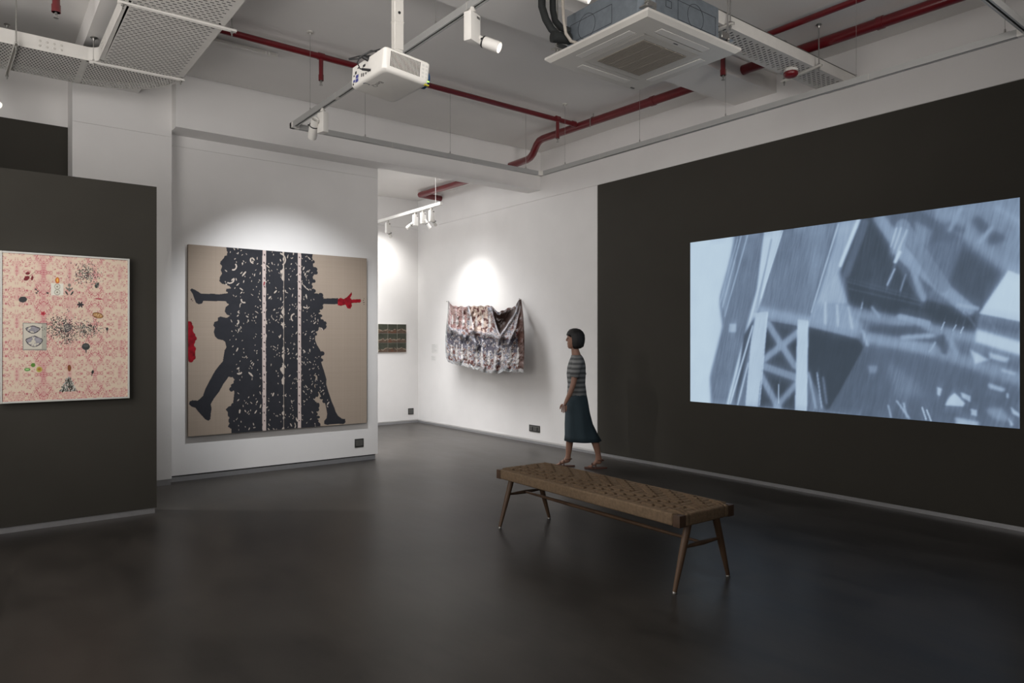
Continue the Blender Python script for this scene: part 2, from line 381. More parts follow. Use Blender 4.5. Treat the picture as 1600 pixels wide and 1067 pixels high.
# beams under the slab
struct('ceiling_beam', CEIL, (-6.0, XR, 3.705, 4.168, 3.79, ZC + 0.05))
struct('ceiling_beam', CEIL, (0.70, 1.25, 4.168, 7.39, 3.758, ZC + 0.05))
SCR=[('p',0.93,5,[(-0.024,1.07),(0.19,1.003),(0.162,0.82),(0.126,0.641),(0.14,0.47),(0.085,0.156),(0.095,-0.1),(-0.024,-0.119)]),('p',0.4,5,[(0.187,1.024),(0.297,1.014),(0.263,0.602),(0.219,0.413),(0.164,-0.034),(0.095,-0.043),(0.089,0.157),(0.14,0.47),(0.126,0.612),(0.164,0.819)]),('p',0.55,4,[(0.126,0.641),(0.173,0.888),(0.187,0.844),(0.145,0.527)]),('p',0.75,2,[(0.164,0.484),(0.191,0.483),(0.191,0.434),(0.162,0.431)]),('p',0.41,4,[(0.364,1.025),(0.55,1.019),(0.503,0.77),(0.45,0.512),(0.276,0.561),(0.306,0.732)]),('p',0.5,8,[(0.443,1.007),(0.503,1.006),(0.496,0.796),(0.458,0.612)]),('p',0.86,2,[(0.296,1.007),(0.364,1.012),(0.289,0.627),(0.219,0.331),(0.159,-0.02),(0.153,0.007),(0.232,0.468),(0.27,0.682)]),('l',0.62,1,0.0057,[(0.323,0.955),(0.263,0.521)]),('l',0.95,0,0.0035,[(0.362,0.993),(0.285,0.627)]),('l',0.6,1,0.0035,[(0.306,0.825),(0.201,0.192)]),('l',0.85,1,0.0028,[(0.211,1.002),(0.136,0.584)]),('l',0.85,1,0.0028,[(0.235,0.997),(0.145,0.527)]),('l',0.7,1,0.0035,[(0.196,0.981),(0.126,0.612)]),('p',0.66,3,[(0.546,1.014),(0.613,1.006),(0.574,0.856),(0.543,0.739),(0.532,0.679),(0.496,0.584),(0.473,0.498),(0.454,0.499),(0.503,0.732),(0.532,0.888)]),('l',0.95,1,0.0113,[(0.603,0.994),(0.55,0.775)]),('l',0.85,1,0.005,[(0.543,0.99),(0.458,0.536)]),('l',0.35,1,0.0028,[(0.538,0.991),(0.45,0.512)]),('p',0.17,3,[(0.617,1.015),(0.671,1.013),(0.694,0.845),(0.768,0.585),(0.655,0.654),(0.567,0.7),(0.55,0.738),(0.574,0.844)]),('p',0.27,3,[(0.668,1.013),(0.773,0.998),(0.814,0.943),(0.803,0.825),(0.837,0.666),(0.768,0.585),(0.694,0.799)]),('l',0.3,2,0.0213,[(0.622,0.978),(0.567,0.724)]),('p',0.7,3,[(0.543,0.737),(0.574,0.572),(0.473,0.567),(0.503,0.658)]),('p',0.3,4,[(0.803,0.924),(0.881,0.959),(0.887,0.777),(0.843,0.666),(0.826,0.591),(0.768,0.787)]),('p',0.38,4,[(0.803,0.847),(0.876,0.843),(0.831,0.602),(0.773,0.786)]),('p',0.22,5,[(0.876,0.811),(0.96,0.682),(0.908,0.51),(0.837,0.623)]),('l',0.56,5,0.0426,[(0.826,0.984),(1.004,0.676)]),('p',0.5,9,[(0.87,0.994),(1.002,1.01),(1.002,0.707),(0.934,0.8),(0.881,0.895)]),('l',0.24,5,0.0255,[(0.908,0.921),(0.929,0.874)]),('l',0.24,5,0.0284,[(0.944,0.829),(0.97,0.855)]),('l',0.3,5,0.0213,[(0.843,0.915),(0.87,0.887)]),('l',0.66,2,0.0099,[(0.913,0.825),(0.954,0.91)]),('l',0.62,3,0.0099,[(0.87,0.984),(0.843,0.893)]),('l',0.48,4,0.0241,[(0.929,0.947),(1.002,0.798)]),('l',0.62,4,0.0113,[(0.949,0.973),(1.002,0.889)]),('p',0.14,3,[(0.567,0.702),(0.768,0.588),(0.908,0.505),(0.908,0.394),(0.768,0.474),(0.574,0.566)]),('l',0.24,1,0.005,[(0.567,0.688),(0.768,0.574)]),('l',0.22,1,0.005,[(0.574,0.65),(0.773,0.551)]),('p',0.34,6,[(0.908,0.505),(1.002,0.459),(1.002,0.393),(0.908,0.426)]),('p',0.93,1,[(0.976,0.688),(1.004,0.661),(1.004,0.462),(0.912,0.503)]),('l',0.6,3,0.0312,[(0.662,0.992),(0.743,0.768)]),('l',0.62,3,0.0312,[(0.725,0.805),(0.887,0.522)]),('l',0.48,2,0.0355,[(0.725,0.942),(0.826,0.635)]),('l',0.62,3,0.0156,[(0.749,0.734),(0.779,0.579)]),('l',0.75,2,0.0099,[(0.865,0.545),(0.908,0.526)]),('p',0.6,4,[(0.7,0.936),(0.743,0.915),(0.725,0.794),(0.694,0.811)]),('p',0.5,4,[(0.756,0.958),(0.803,0.902),(0.785,0.817),(0.762,0.866)]),('l',0.8,1,0.0043,[(0.71,0.934),(0.694,0.845)]),('l',0.8,1,0.0043,[(0.722,0.931),(0.703,0.832)]),('l',0.8,1,0.0043,[(0.737,0.917),(0.713,0.819)]),('l',0.95,1,0.0099,[(0.718,0.812),(0.706,0.769)]),('l',0.9,1,0.0043,[(0.705,0.734),(0.684,0.656)]),('l',0.6,1,0.0035,[(0.734,0.702),(0.719,0.624)]),('p',0.62,5,[(0.276,0.581),(0.45,0.512),(0.605,0.444),(0.605,0.39),(0.443,0.455),(0.279,0.52)]),('p',0.15,1,[(0.308,0.495),(0.413,0.462),(0.406,0.005),(0.276,0.008)]),('l',0.62,3,0.0213,[(0.31,0.479),(0.404,0.243)]),('l',0.62,3,0.0213,[(0.293,0.272),(0.413,0.424)]),('l',0.58,3,0.0241,[(0.289,0.238),(0.408,0.179)]),('l',0.6,3,0.0213,[(0.285,0.184),(0.348,0.004)]),('l',0.56,3,0.0184,[(0.339,0.01),(0.408,0.141)]),('p',0.82,1,[(0.256,0.541),(0.31,0.548),(0.273,0.001),(0.226,0.002)]),('l',0.95,1,0.0035,[(0.308,0.539),(0.279,0.009)]),('p',0.84,1,[(0.413,0.498),(0.449,0.489),(0.444,-0.002),(0.404,-0.001)]),('l',0.9,1,0.0035,[(0.446,0.486),(0.441,0.004)]),('p',0.2,2,[(0.219,0.413),(0.263,0.521),(0.25,0.413),(0.21,0.138),(0.187,0.011)]),('l',0.9,1,0.0057,[(0.254,0.467),(0.168,0.009)]),('l',0.8,1,0.0057,[(0.237,0.249),(0.196,-0.002)]),('p',0.3,9,[(0.602,0.408),(1.007,0.283),(1.007,-0.02),(0.567,-0.027)]),('p',0.11,2,[(0.45,0.455),(0.603,0.39),(0.619,0.349),(0.532,0.029),(0.503,0.012),(0.473,0.134),(0.448,0.208)]),('p',0.27,1,[(0.621,0.349),(0.663,0.338),(0.619,0.147),(0.574,0.004),(0.514,0.014)]),('p',0.6,5,[(0.462,0.587),(0.574,0.572),(0.615,0.456),(0.602,0.396),(0.473,0.473)]),('l',0.85,2,0.0057,[(0.503,0.583),(0.503,0.472)]),('l',0.85,2,0.0057,[(0.539,0.568),(0.543,0.458)]),('l',0.85,2,0.0057,[(0.574,0.554),(0.585,0.445)]),('l',0.56,5,0.0241,[(0.595,0.522),(0.773,0.451)]),('l',0.58,5,0.0255,[(0.768,0.451),(0.903,0.394)]),('p',0.18,4,[(0.635,0.455),(0.768,0.451),(0.826,0.384),(0.826,0.34),(0.706,0.407),(0.635,0.42)]),('l',0.62,5,0.0284,[(0.629,0.396),(0.797,0.34)]),('l',0.56,6,0.0284,[(0.797,0.34),(1.002,0.212)]),('l',0.75,3,0.0128,[(0.725,0.396),(0.803,0.406)]),('l',0.75,2,0.0085,[(0.615,0.432),(0.629,0.361)]),('l',0.7,2,0.0071,[(0.642,0.549),(0.662,0.501)]),('l',0.7,2,0.017,[(0.719,0.498),(0.791,0.462)]),('l',0.2,3,0.0142,[(0.826,0.395),(0.831,0.329)]),('l',0.6,3,0.0128,[(0.843,0.395),(0.859,0.319)]),('l',0.9,0,0.0028,[(0.831,0.466),(0.823,0.433)]),('l',0.9,0,0.0028,[(0.859,0.454),(0.851,0.427)]),('l',0.9,0,0.0028,[(0.876,0.443),(0.869,0.416)]),('l',0.8,1,0.0035,[(0.809,0.373),(0.794,0.329)]),('l',0.8,1,0.0035,[(0.615,0.575),(0.612,0.545)]),('l',0.35,1,0.0035,[(0.881,0.512),(0.908,0.431)]),('l',0.4,1,0.0035,[(0.934,0.477),(0.952,0.415)]),('p',0.92,3,[(0.905,0.434),(1.004,0.375),(1.004,0.315),(0.903,0.375)]),('p',0.9,2,[(0.891,0.343),(0.934,0.295),(0.903,0.276)]),('p',0.85,2,[(0.934,0.329),(0.979,0.304),(0.971,0.285),(0.937,0.302)]),('p',0.8,2,[(0.961,0.26),(0.994,0.241),(0.989,0.229),(0.96,0.244)]),('p',0.85,2,[(0.933,0.191),(0.97,0.17),(0.965,0.155),(0.934,0.17)]),('p',0.92,1,[(0.855,0.141),(0.88,0.096),(0.876,0.08),(0.832,0.081),(0.84,0.112)]),('p',0.85,1,[(0.869,0.146),(0.893,0.129),(0.892,0.102),(0.873,0.122)]),('p',0.88,1,[(0.814,0.164),(0.825,0.157),(0.82,0.121),(0.813,0.129)]),('p',0.85,1,[(0.893,0.073),(0.908,0.067),(0.907,0.041),(0.894,0.044)]),('p',0.6,4,[(0.924,0.075),(0.96,0.085),(0.987,0.027),(0.949,0.032)]),('p',0.9,1,[(0.981,0.093),(0.999,0.065),(0.999,0.05),(0.985,0.063)]),('p',0.8,2,[(0.857,0.028),(0.913,0.016),(0.908,-0.012),(0.859,-0.004)]),('p',0.9,1,[(0.975,0.046),(0.987,0.017),(0.982,0.006)]),('p',0.85,1,[(0.972,0.153),(0.977,0.148),(0.976,0.128),(0.972,0.133)]),('p',0.55,3,[(0.629,0.254),(0.658,0.256),(0.655,0.22),(0.635,0.219)]),('p',0.42,9,[(0.675,0.291),(0.737,0.226),(0.797,0.119),(0.706,0.109)]),('l',0.85,1,0.005,[(0.71,0.086),(0.743,0.006)]),('l',0.85,1,0.0043,[(0.728,0.077),(0.737,0.01)]),('l',0.9,0,0.0043,[(0.776,0.063),(0.786,0.007)]),('l',0.9,0,0.0043,[(0.788,0.051),(0.798,0.003)]),('l',0.8,1,0.0043,[(0.687,0.061),(0.695,0.004)]),('l',0.8,1,0.0043,[(0.477,0.209),(0.492,0.023)]),('l',0.7,2,0.0064,[(0.45,0.208),(0.473,0.021)]),('l',0.6,2,0.0043,[(0.496,0.186),(0.507,0.05)]),('l',0.9,0,0.0028,[(0.348,0.136),(0.348,0.031)])]
BODY=[(0.185,1.02),(0.191,0.98),(0.204,0.961),(0.18,0.953),(0.174,0.938),(0.16,0.923),(0.156,0.908),(0.167,0.897),(0.16,0.874),(0.167,0.857),(0.156,0.839),(0.153,0.816),(0.167,0.802),(0.185,0.8),(0.204,0.792),(0.213,0.781),(0.189,0.777),(0.186,0.763),(0.204,0.755),(0.18,0.751),(0.153,0.746),(0.125,0.747),(0.062,0.746),(0.049,0.755),(0.035,0.763),(0.018,0.771),(0.009,0.763),(0.022,0.741),(0.03,0.716),(0.038,0.696),(0.051,0.689),(0.067,0.694),(0.074,0.709),(0.136,0.708),(0.149,0.711),(0.18,0.71),(0.204,0.706),(0.2,0.691),(0.185,0.679),(0.18,0.655),(0.191,0.638),(0.207,0.633),(0.191,0.621),(0.174,0.624),(0.16,0.628),(0.145,0.621),(0.145,0.605),(0.128,0.597),(0.123,0.579),(0.131,0.568),(0.125,0.545),(0.131,0.522),(0.145,0.507),(0.171,0.501),(0.182,0.493),(0.189,0.464),(0.18,0.447),(0.174,0.412),(0.171,0.389),(0.153,0.367),(0.131,0.338),(0.12,0.316),(0.099,0.277),(0.083,0.243),(0.072,0.209),(0.056,0.193),(0.046,0.185),(0.02,0.188),(0.007,0.182),(0.004,0.168),(0.015,0.156),(0.035,0.147),(0.049,0.126),(0.067,0.104),(0.083,0.084),(0.099,0.075),(0.109,0.085),(0.11,0.11),(0.115,0.139),(0.11,0.162),(0.125,0.19),(0.153,0.228),(0.174,0.268),(0.191,0.291),(0.204,0.313),(0.218,0.334),(0.224,0.322),(0.213,0.311),(0.23,0.289),(0.237,0.277),(0.211,0.261),(0.215,0.237),(0.23,0.225),(0.224,0.173),(0.222,0.15),(0.2,0.145),(0.185,0.129),(0.204,0.104),(0.218,0.089),(0.211,0.069),(0.196,0.037),(0.215,0.022),(0.215,-0.024),(0.479,-0.035),(0.71,-0.042),(0.709,0.015),(0.689,0.035),(0.694,0.054),(0.679,0.073),(0.692,0.098),(0.694,0.123),(0.679,0.136),(0.676,0.161),(0.689,0.186),(0.685,0.211),(0.672,0.237),(0.685,0.261),(0.672,0.274),(0.666,0.287),(0.672,0.302),(0.689,0.296),(0.694,0.261),(0.689,0.236),(0.698,0.204),(0.718,0.165),(0.731,0.146),(0.741,0.12),(0.746,0.094),(0.75,0.069),(0.746,0.044),(0.731,0.03),(0.731,0.012),(0.75,0.005),(0.783,0.007),(0.824,0.006),(0.851,0.002),(0.864,0.012),(0.861,0.033),(0.844,0.034),(0.817,0.054),(0.803,0.078),(0.794,0.104),(0.777,0.143),(0.757,0.202),(0.744,0.246),(0.746,0.272),(0.731,0.323),(0.718,0.361),(0.711,0.386),(0.718,0.424),(0.705,0.449),(0.689,0.474),(0.679,0.5),(0.679,0.537),(0.685,0.569),(0.705,0.578),(0.724,0.569),(0.737,0.582),(0.735,0.601),(0.718,0.613),(0.705,0.644),(0.694,0.669),(0.694,0.682),(0.711,0.695),(0.715,0.714),(0.818,0.715),(0.818,0.751),(0.718,0.745),(0.711,0.764),(0.692,0.773),(0.672,0.775),(0.666,0.787),(0.653,0.812),(0.66,0.831),(0.669,0.844),(0.663,0.868),(0.679,0.894),(0.676,0.913),(0.666,0.931),(0.666,0.956),(0.66,0.981),(0.663,0.997),(0.663,1.025),(0.361,1.036)]
CORE=[(0.204,0.999),(0.204,0.961),(0.18,0.916),(0.174,0.857),(0.174,0.811),(0.218,0.784),(0.207,0.743),(0.213,0.709),(0.207,0.627),(0.204,0.488),(0.235,0.347),(0.246,0.277),(0.241,0.172),(0.218,0.068),(0.23,-0.014),(0.479,-0.035),(0.685,-0.04),(0.672,0.074),(0.672,0.187),(0.66,0.275),(0.718,0.184),(0.757,0.081),(0.77,0.106),(0.718,0.336),(0.705,0.437),(0.672,0.487),(0.672,0.575),(0.705,0.6),(0.679,0.7),(0.679,0.763),(0.653,0.812),(0.666,0.9),(0.653,1.011)]
HAND=[(0.815,0.745),(0.834,0.754),(0.851,0.747),(0.871,0.758),(0.885,0.771),(0.902,0.791),(0.905,0.777),(0.894,0.756),(0.902,0.746),(0.958,0.751),(0.965,0.742),(0.958,0.73),(0.902,0.725),(0.905,0.707),(0.894,0.69),(0.875,0.693),(0.864,0.714),(0.837,0.706),(0.815,0.709)]
BLOB=[(-0.001,0.591),(0.018,0.587),(0.025,0.569),(0.023,0.55),(0.034,0.527),(0.041,0.51),(0.033,0.493),(0.028,0.476),(0.037,0.456),(0.033,0.431),(0.036,0.411),(0.025,0.398),(-0.001,0.4)]
MARKS=[(0.018,0.715),(0.98,0.746),(0.98,0.725)]
STRIPS=[0.378,0.397,0.576,0.595,0.499]

# ------------------------------------------------------------------ projected picture on the right wall
def screen_image(w=620, h=356):
    bg = 0.36 + 0.10 * (vnoise(h, w, 2, 3, 3, 5) - 0.5)
    def motion(a, n):                                   # the film frame itself is smeared along a steep diagonal
        o = a.copy(); c = 1
        for k in range(1, n + 1):
            o += np.roll(np.roll(a, k, 0), int(k * 0.28), 1) + np.roll(np.roll(a, -k, 0), -int(k * 0.28), 1); c += 2
        return o / c
    for e in SCR:
        if e[0] == 'p':
            m = poly_mask(h, w, e[3]).astype(float)
        else:
            m = (line_dist(h, w, e[4][0], e[4][1]) < e[3] / 2).astype(float)
        if e[2]:
            ys, xs = np.where(m > 0)
            if len(ys) == 0: continue
            k = int(e[2] * 2.2) + 2
            y0, y1, x0, x1 = max(0, ys.min() - k), min(h, ys.max() + k), max(0, xs.min() - k), min(w, xs.max() + k)
            m[y0:y1, x0:x1] = blur(m[y0:y1, x0:x1], e[2] * e[2] * 1.6 + 2)
        bg = bg * (1 - m) + e[1] * m
    st = vnoise(h, w, 4, 60, 3, 9)
    stx = motion(np.kron(np.random.default_rng(3).random((h // 4 + 1, w // 2 + 1)), np.ones((4, 2)))[:h, :w], 12)
    bg = bg + (stx - 0.5) * 0.22 * np.clip(1 - np.abs(bg - 0.5) * 1.8, 0.1, 1) + (vnoise(h, w, 10, 16, 3, 12) - 0.5) * 0.07
    bg = blur(0.65 * bg + 0.35 * motion(bg, 14), 1)
    t = np.clip(bg, 0, 1)[..., None]
    k = np.array([0, 0.15, 0.35, 0.6, 0.85, 1.0])
    cs = np.array([lin(c) for c in ((50, 60, 70), (64, 75, 88), (94, 109, 130), (135, 155, 180), (176, 196, 214), (190, 210, 224))])
    return np.stack([np.interp(t[..., 0], k, cs[:, i]) for i in range(3)], -1)
scr = thing('projected_picture', 'large projected blue-grey moving picture of blurred iron lattice girders on charcoal wall', 'projection', (XR, 3.23, 0.757))
o = print_plane('picture', attr_mat('projected_light', emission=True, estr=1.0), scr, (-0.004, 1.485, 0), (0, -2.973, 0), (0, 0, 1.705), screen_image())
b = MB(); b.box(-0.0035, -0.0005, -1.488, 1.485, 0, 1.705)
b.build('screen_coating', mat('screen_paint', (0.35, 0.35, 0.36), 0.9, noise=0.02), scr)

# ------------------------------------------------------------------ large canvas in two halves
def canvas_image(w=540, h=534):
    g = np.random.default_rng(21)
    base = LC(145, 132, 119) / 0.80
    weave = 1 + 0.06 * (g.random((h, 1)) - 0.5) + 0.06 * (g.random((1, w)) - 0.5) + 0.05 * (vnoise(h, w, 5, 5, 3, 2) - 0.5)
    img = base[None, None, :] * weave[..., None]
    black = poly_mask(h, w, BODY)
    asp = 1.0
    # scalloped painted edges
    edge = BODY[1:15] + BODY[88:103]
    for i, (x, y) in enumerate(BODY):
        if 0.03 < y < 0.98 and 0.2 < x < 0.74 and g.random() < 0.75:
            black |= ell(h, w, x, y, 0.008 + 0.008 * g.random(), 0.008 + 0.008 * g.random())
    core = poly_mask(h, w, CORE)
    fl = np.zeros((h, w), bool)
    pts = 0
    while pts < 560:
        x, y = g.random(), g.random()
        if not (0.18 < x < 0.78) or not core[int(y * (h - 1)), int(x * (w - 1))]: continue
        dens = 1.0 if y > 0.82 or x > 0.5 else 0.75
        if g.random() > dens: continue
        L = g.choice([0.0035, 0.005, 0.0075, 0.011, 0.017], p=[.42, .32, .17, .07, .02]); W = L * g.uniform(0.16, 0.42)
        fl |= ell(h, w, x, y, max(L, 0.0022), max(W, 0.0016), g.uniform(0.6, 2.6)); pts += 1
    # ring-shaped gaps in the paint along the borders
    for (x, y, r) in [(0.22, 0.90, 0.020), (0.205, 0.83, 0.022), (0.20, 0.80, 0.012), (0.24, 0.60, 0.012), (0.28, 0.72, 0.014), (0.71, 0.56, 0.012), (0.255, 0.33, 0.012), (0.47, 0.955, 0.035), (0.56, 0.63, 0.022), (0.33, 0.94, 0.016), (0.62, 0.70, 0.012)]:
        a0 = g.uniform(0, 6.28)
        X = (np.arange(w) / (w - 1))[None, :] - x; Y = (np.arange(h) / (h - 1))[:, None] - y
        rr = np.hypot(X, Y); an = (np.arctan2(Y, X) - a0) % (2 * PI)
        fl |= (np.abs(rr - r) < 0.0035) & (an < 2.4)
    seamx = STRIPS[4]
    s_w = 0.0012 + 0.006 * np.clip(vnoise(h, 1, 26, 1, 3, 4)[:, :1] - 0.52, 0, 1) * 8
    X = (np.arange(w) / (w - 1))[None, :]
    fl |= (np.abs(X - seamx + 0.004) < s_w) & (X < seamx + 0.0015)
    paint = LC(46, 47, 52)
    pv = 1 + 0.25 * (vnoise(h, w, 30, 30, 3, 8) - 0.5)
    img[black] = (paint[None, None, :] * pv[..., None])[black]
    img[fl & black] = LC(188, 176, 165)
    Yg = np.arange(h) / (h - 1)
    for k in (0, 2):
        a, c = STRIPS[k], STRIPS[k + 1]
        wob = 0.0022 * (vnoise(h, 1, 40, 1, 2, 14 + k) - 0.5)
        m = (X > a + wob) & (X < c + wob * 1.3)
        img[m] = LC(196, 180, 174)
        y = 0.975
        while y > 0.02:
            img[ell(h, w, (a + c) / 2 + g.uniform(-.002, .002), y, 0.0030, g.uniform(0.0035, 0.007), g.uniform(0, 1))] = LC(50, 34, 38)
            y -= g.uniform(0.036, 0.052)
        if k == 0: img[ell(h, w, (a + c) / 2, 0.815, 0.0035, 0.012, -0.2)] = LC(130, 30, 45)
    red = LC(132, 18, 30)
    rv = 1 + 1.1 * (vnoise(h, w, 60, 60, 2, 31) - 0.5)
    for P_ in (HAND, BLOB):
        m = poly_mask(h, w, P_)
        img[m] = (red[None, None, :] * rv[..., None])[m]
    for (x, y) in BLOB[1:-1]:
        m = ell(h, w, max(x - 0.012, 0.0), y, 0.013, 0.013); img[m] = (red[None, None, :] * rv[..., None])[m]
    for (x, y) in MARKS:
        for q in range(3): img[ell(h, w, x + g.uniform(-.004, .004), y + g.uniform(-.008, .008), 0.0035, 0.0018, g.uniform(0, 3))] = LC(70, 45, 45)
    return img
cv = thing('canvas_painting', 'large linen canvas with black knotted figures, two pale stripes and a red hand', 'painting', (2.6765, 7.515, 0.45))
CIMG = canvas_image()
CM = attr_mat('painted_linen', 0.85, weave=0.12, spec=0.2)
LINEN = mat('linen_edge', lin((120, 106, 92)), 0.9, noise=0.08, nscale=60)
W2 = CIMG.shape[1]; cut = int(round(STRIPS[4] * W2)); wid = 1.943
xa = 1.705 - 2.6765
for k, (c0, c1) in enumerate(((0, cut), (cut, W2))):
    u0, u1 = xa + wid * c0 / (W2 - 1), xa + wid * (c1 - 1) / (W2 - 1)
    b = MB(); b.rbox(u0 + 0.0005, u1 - 0.0005, -0.0545, -0.012, 0.0, 1.922, 0.003, 2)
    b.box(u0 + 0.05, u1 - 0.05, -0.012, 0.003, 0.05, 1.87)
    cp = b.build('canvas_panel', LINEN, cv)
    print_plane('painted_surface', CM, cp, (u0, -0.0552, 0.0), (u1 - u0, 0, 0), (0, 0, 1.922), CIMG[:, c0:c1])

# ------------------------------------------------------------------ framed pink print
def pink_image(w=330, h=440):
    g = np.random.default_rng(5); asp = h / w
    X = (np.arange(w) / (w - 1))[None, :] * np.ones((h, 1)); Y = (np.arange(h) / (h - 1))[:, None] * np.ones((1, w)) * asp
    base = LC(232, 212, 190); pk = LC(214, 142, 146)
    # mirrored wallpaper: fold x about column axes, rosettes on a lattice
    per = 0.205; fx = np.abs(((X - 0.105) / per) % 2 - 1); fy = np.abs((Y / 0.235) % 2 - 1)
    n1 = vnoise(64, 64, 7, 7, 3, 40); n2 = vnoise(128, 128, 44, 44, 1, 41)
    A = n1[(fy * 63).astype(int), (fx * 63).astype(int)]; B = n2[(fy * 127).astype(int), (fx * 127).astype(int)]
    r = np.hypot((fx - 0.02) * per, (fy - 0.5) * 0.235)
    ros = np.exp(-((r - 0.055) / 0.022) ** 2) + 0.8 * np.exp(-((r - 0.02) / 0.008) ** 2)
    ang = np.arctan2((fy - 0.5) * 0.235, (fx - 0.02) * per)
    dots = (np.cos(ang * 22) * np.cos(r * 900) > 0.05)
    f = np.clip(1.15 * (A - 0.38) * 2.0 + 0.75 * ros * dots, 0, 1) * (0.25 + 1.1 * (B > 0.5))
    band = np.exp(-(((X - 0.305)) / 0.03) ** 2) + np.exp(-((X - 0.512) / 0.025) ** 2) + np.exp(-((X - 0.11) / 0.02) ** 2) * (np.cos(Y * 26) > 0) + np.exp(-((X - 0.94) / 0.02) ** 2) * (np.cos(Y * 26) > 0)
    f = np.clip(f * (0.75 + 0.4 * vnoise(h, w, 4, 3, 2, 44)) + 0.42 * band * (0.5 + B), 0, 1)
    img = base[None, None] * (1 - f[..., None]) + pk[None, None] * f[..., None]
    sp = (B > 0.70) & (A > .45)
    img[sp] = LC(196, 104, 110)
    def E(x, y, rx, ry, c, a=0.0): img[ell(h, w, x, y, rx, ry, a, asp / 1.35)] = LC(*c)
    # red leaf sprig
    for (dx, dy, rx, ry, a) in ((0.0, 0, .024, .014, .5), (.008, .034, .018, .009, .1), (.042, .003, .016, .009, 1.3)): E(.18 + dx, .835 + dy, rx, ry, (120, 28, 38), a)
    for q in range(12): E(.19 + q * .0045, .842 + q * .0035, .0022, .0022, (120, 40, 44))
    E(.417, .83, .017, .023, (205, 105, 30)); E(.417, .832, .007, .013, (245, 190, 90))
    img[poly_mask(h, w, [(.365, .725), (.463, .727), (.463, .81), (.365, .81)])] = LC(238, 234, 222)
    for (yy, rr) in ((.787, .024), (.748, .024)):
        E(.416, yy, rr, rr * .85, (170, 165, 150)); E(.416, yy, rr * .8, rr * .65, (226, 222, 208)); E(.416, yy, .006, .006, (140, 130, 110))
    for s in (-1, 1):
        E(.512 + s * .022, .745, .019, .006, (60, 66, 62), s * .9); E(.512 + s * .018, .775, .014, .005, (110, 112, 104), s * .7)
    E(.512, .80, .012, .012, (136, 130, 120)); E(.512, .77, .010, .014, (130, 126, 118))
    E(.152, .69, .031, .020, (58, 60, 62), .1); E(.25, .762, .007, .006, (70, 70, 68)); E(.265, .75, .006, .006, (70, 72, 68)); E(.255, .738, .009, .005, (90, 88, 80)); E(.34, .74, .010, .006, (72, 60, 58))
    for k in range(6): E(.601 + .014 * math.cos(k * 1.05), .666 + .010 * math.sin(k * 1.05), .015, .006, (44, 46, 50), k * 1.05)
    E(.745, .592, .046, .021, (116, 70, 34), -.16); E(.745, .592, .040, .016, (190, 140, 84), -.16)
    for q in range(70):
        a = g.uniform(0, 6.28); t = g.uniform(0, 1) ** .5; E(.745 + .036 * t * math.cos(a), .592 + .013 * t * math.sin(a) / asp * 1.2, .003, .003, (226, 190, 140) if g.random() < .6 else (120, 74, 40))
    E(.754, .711, .031, .005, (186, 66, 84), -.05)
    for k in range(5): E(.306 + .012 * math.cos(k * 1.25), .598 + .008 * math.sin(k * 1.25), .010, .006, (206, 70, 84), k)
    E(.306, .598, .007, .007, (160, 30, 48))
    # open book plate with two drawn studies
    img[poly_mask(h, w, [(.150, .345), (.334, .343), (.334, .532), (.150, .533)])] = LC(150, 148, 138)
    img[poly_mask(h, w, [(.156, .352), (.296, .351), (.296, .526), (.156, .527)])] = LC(214, 208, 194)
    img[poly_mask(h, w, [(.300, .351), (.330, .351), (.330, .526), (.300, .526)])] = LC(180, 178, 164)
    for (cx, cy, rx, ry) in ((.228, .486, .050, .030), (.238, .405, .060, .044)):
        n = vnoise(h, w, 40, 34, 3, int(cx * 1000))
        m = ell(h, w, cx, cy, rx, ry) & (n > .42); img[m] = (LC(150, 147, 154)[None, None] * (0.5 + n[..., None]))[m]
        th = np.linspace(0, 6.28, 60)
        for t in th: E(cx + rx * math.cos(t) * (1 + .12 * math.sin(3 * t)), cy + ry / asp * math.sin(t) * (1 + .1 * math.cos(4 * t)), .0035, .0028, (50, 46, 56), t)
    # dark swarms of flecks
    def swarm(cx, cy, sx, sy, n):
        for q in range(n):
            x = g.normal(cx, sx); y = g.normal(cy, sy)
            c = (46, 44, 44) if g.random() < .65 else ((230, 222, 208) if g.random() < .5 else (110, 104, 96))
            E(x, y, g.uniform(.0025, .005), g.uniform(.0018, .0035), c, g.uniform(0, 3))
    swarm(.65, .885, .052, .036, 430); swarm(.45, .50, .058, .040, 760); swarm(.65, .49, .055, .030, 480); swarm(.51, .42, .035, .022, 130)
    E(.738, .81, .016, .016, (120, 122, 116)); E(.730, .80, .010, .014, (60, 66, 62), .5); E(.747, .818, .008, .012, (66, 70, 66), -.5)
    E(.499, .502, .029, .029, (88, 82, 84))
    for q in range(25): E(g.normal(.499, .015), g.normal(.502, .012), .003, .003, (180, 172, 160))
    E(.646, .368, .033, .024, (58, 62, 62)); E(.646, .374, .022, .010, (84, 88, 86)); E(.648, .335, .004, .016, (58, 62, 62))
    E(.823, .495, .011, .011, (52, 54, 54)); E(.823, .478, .003, .010, (52, 54, 54)); E(.702, .186, .010, .014, (40, 44, 42), -.3); E(.696, .166, .003, .010, (40, 44, 42), -.3)
    E(.185, .213, .023, .011, (86, 150, 70)); E(.185, .214, .015, .005, (170, 210, 140)); E(.229, .243, .017, .014, (92, 140, 52)); E(.276, .212, .023, .019, (190, 180, 84)); E(.276, .213, .012, .010, (176, 120, 52))
    E(.512, .218, .015, .023, (136, 80, 40))
    for q in range(230):
        t = g.random() ** .6; x = .506 + (g.random() - .5) * (.02 + .12 * t); y = .155 - .10 * t
        c = g.choice([40, 70, 120, 170, 205]); E(x, y, g.uniform(.004, .009), g.uniform(.003, .006), (c, c, c - 8), g.uniform(0, 3))
    return img
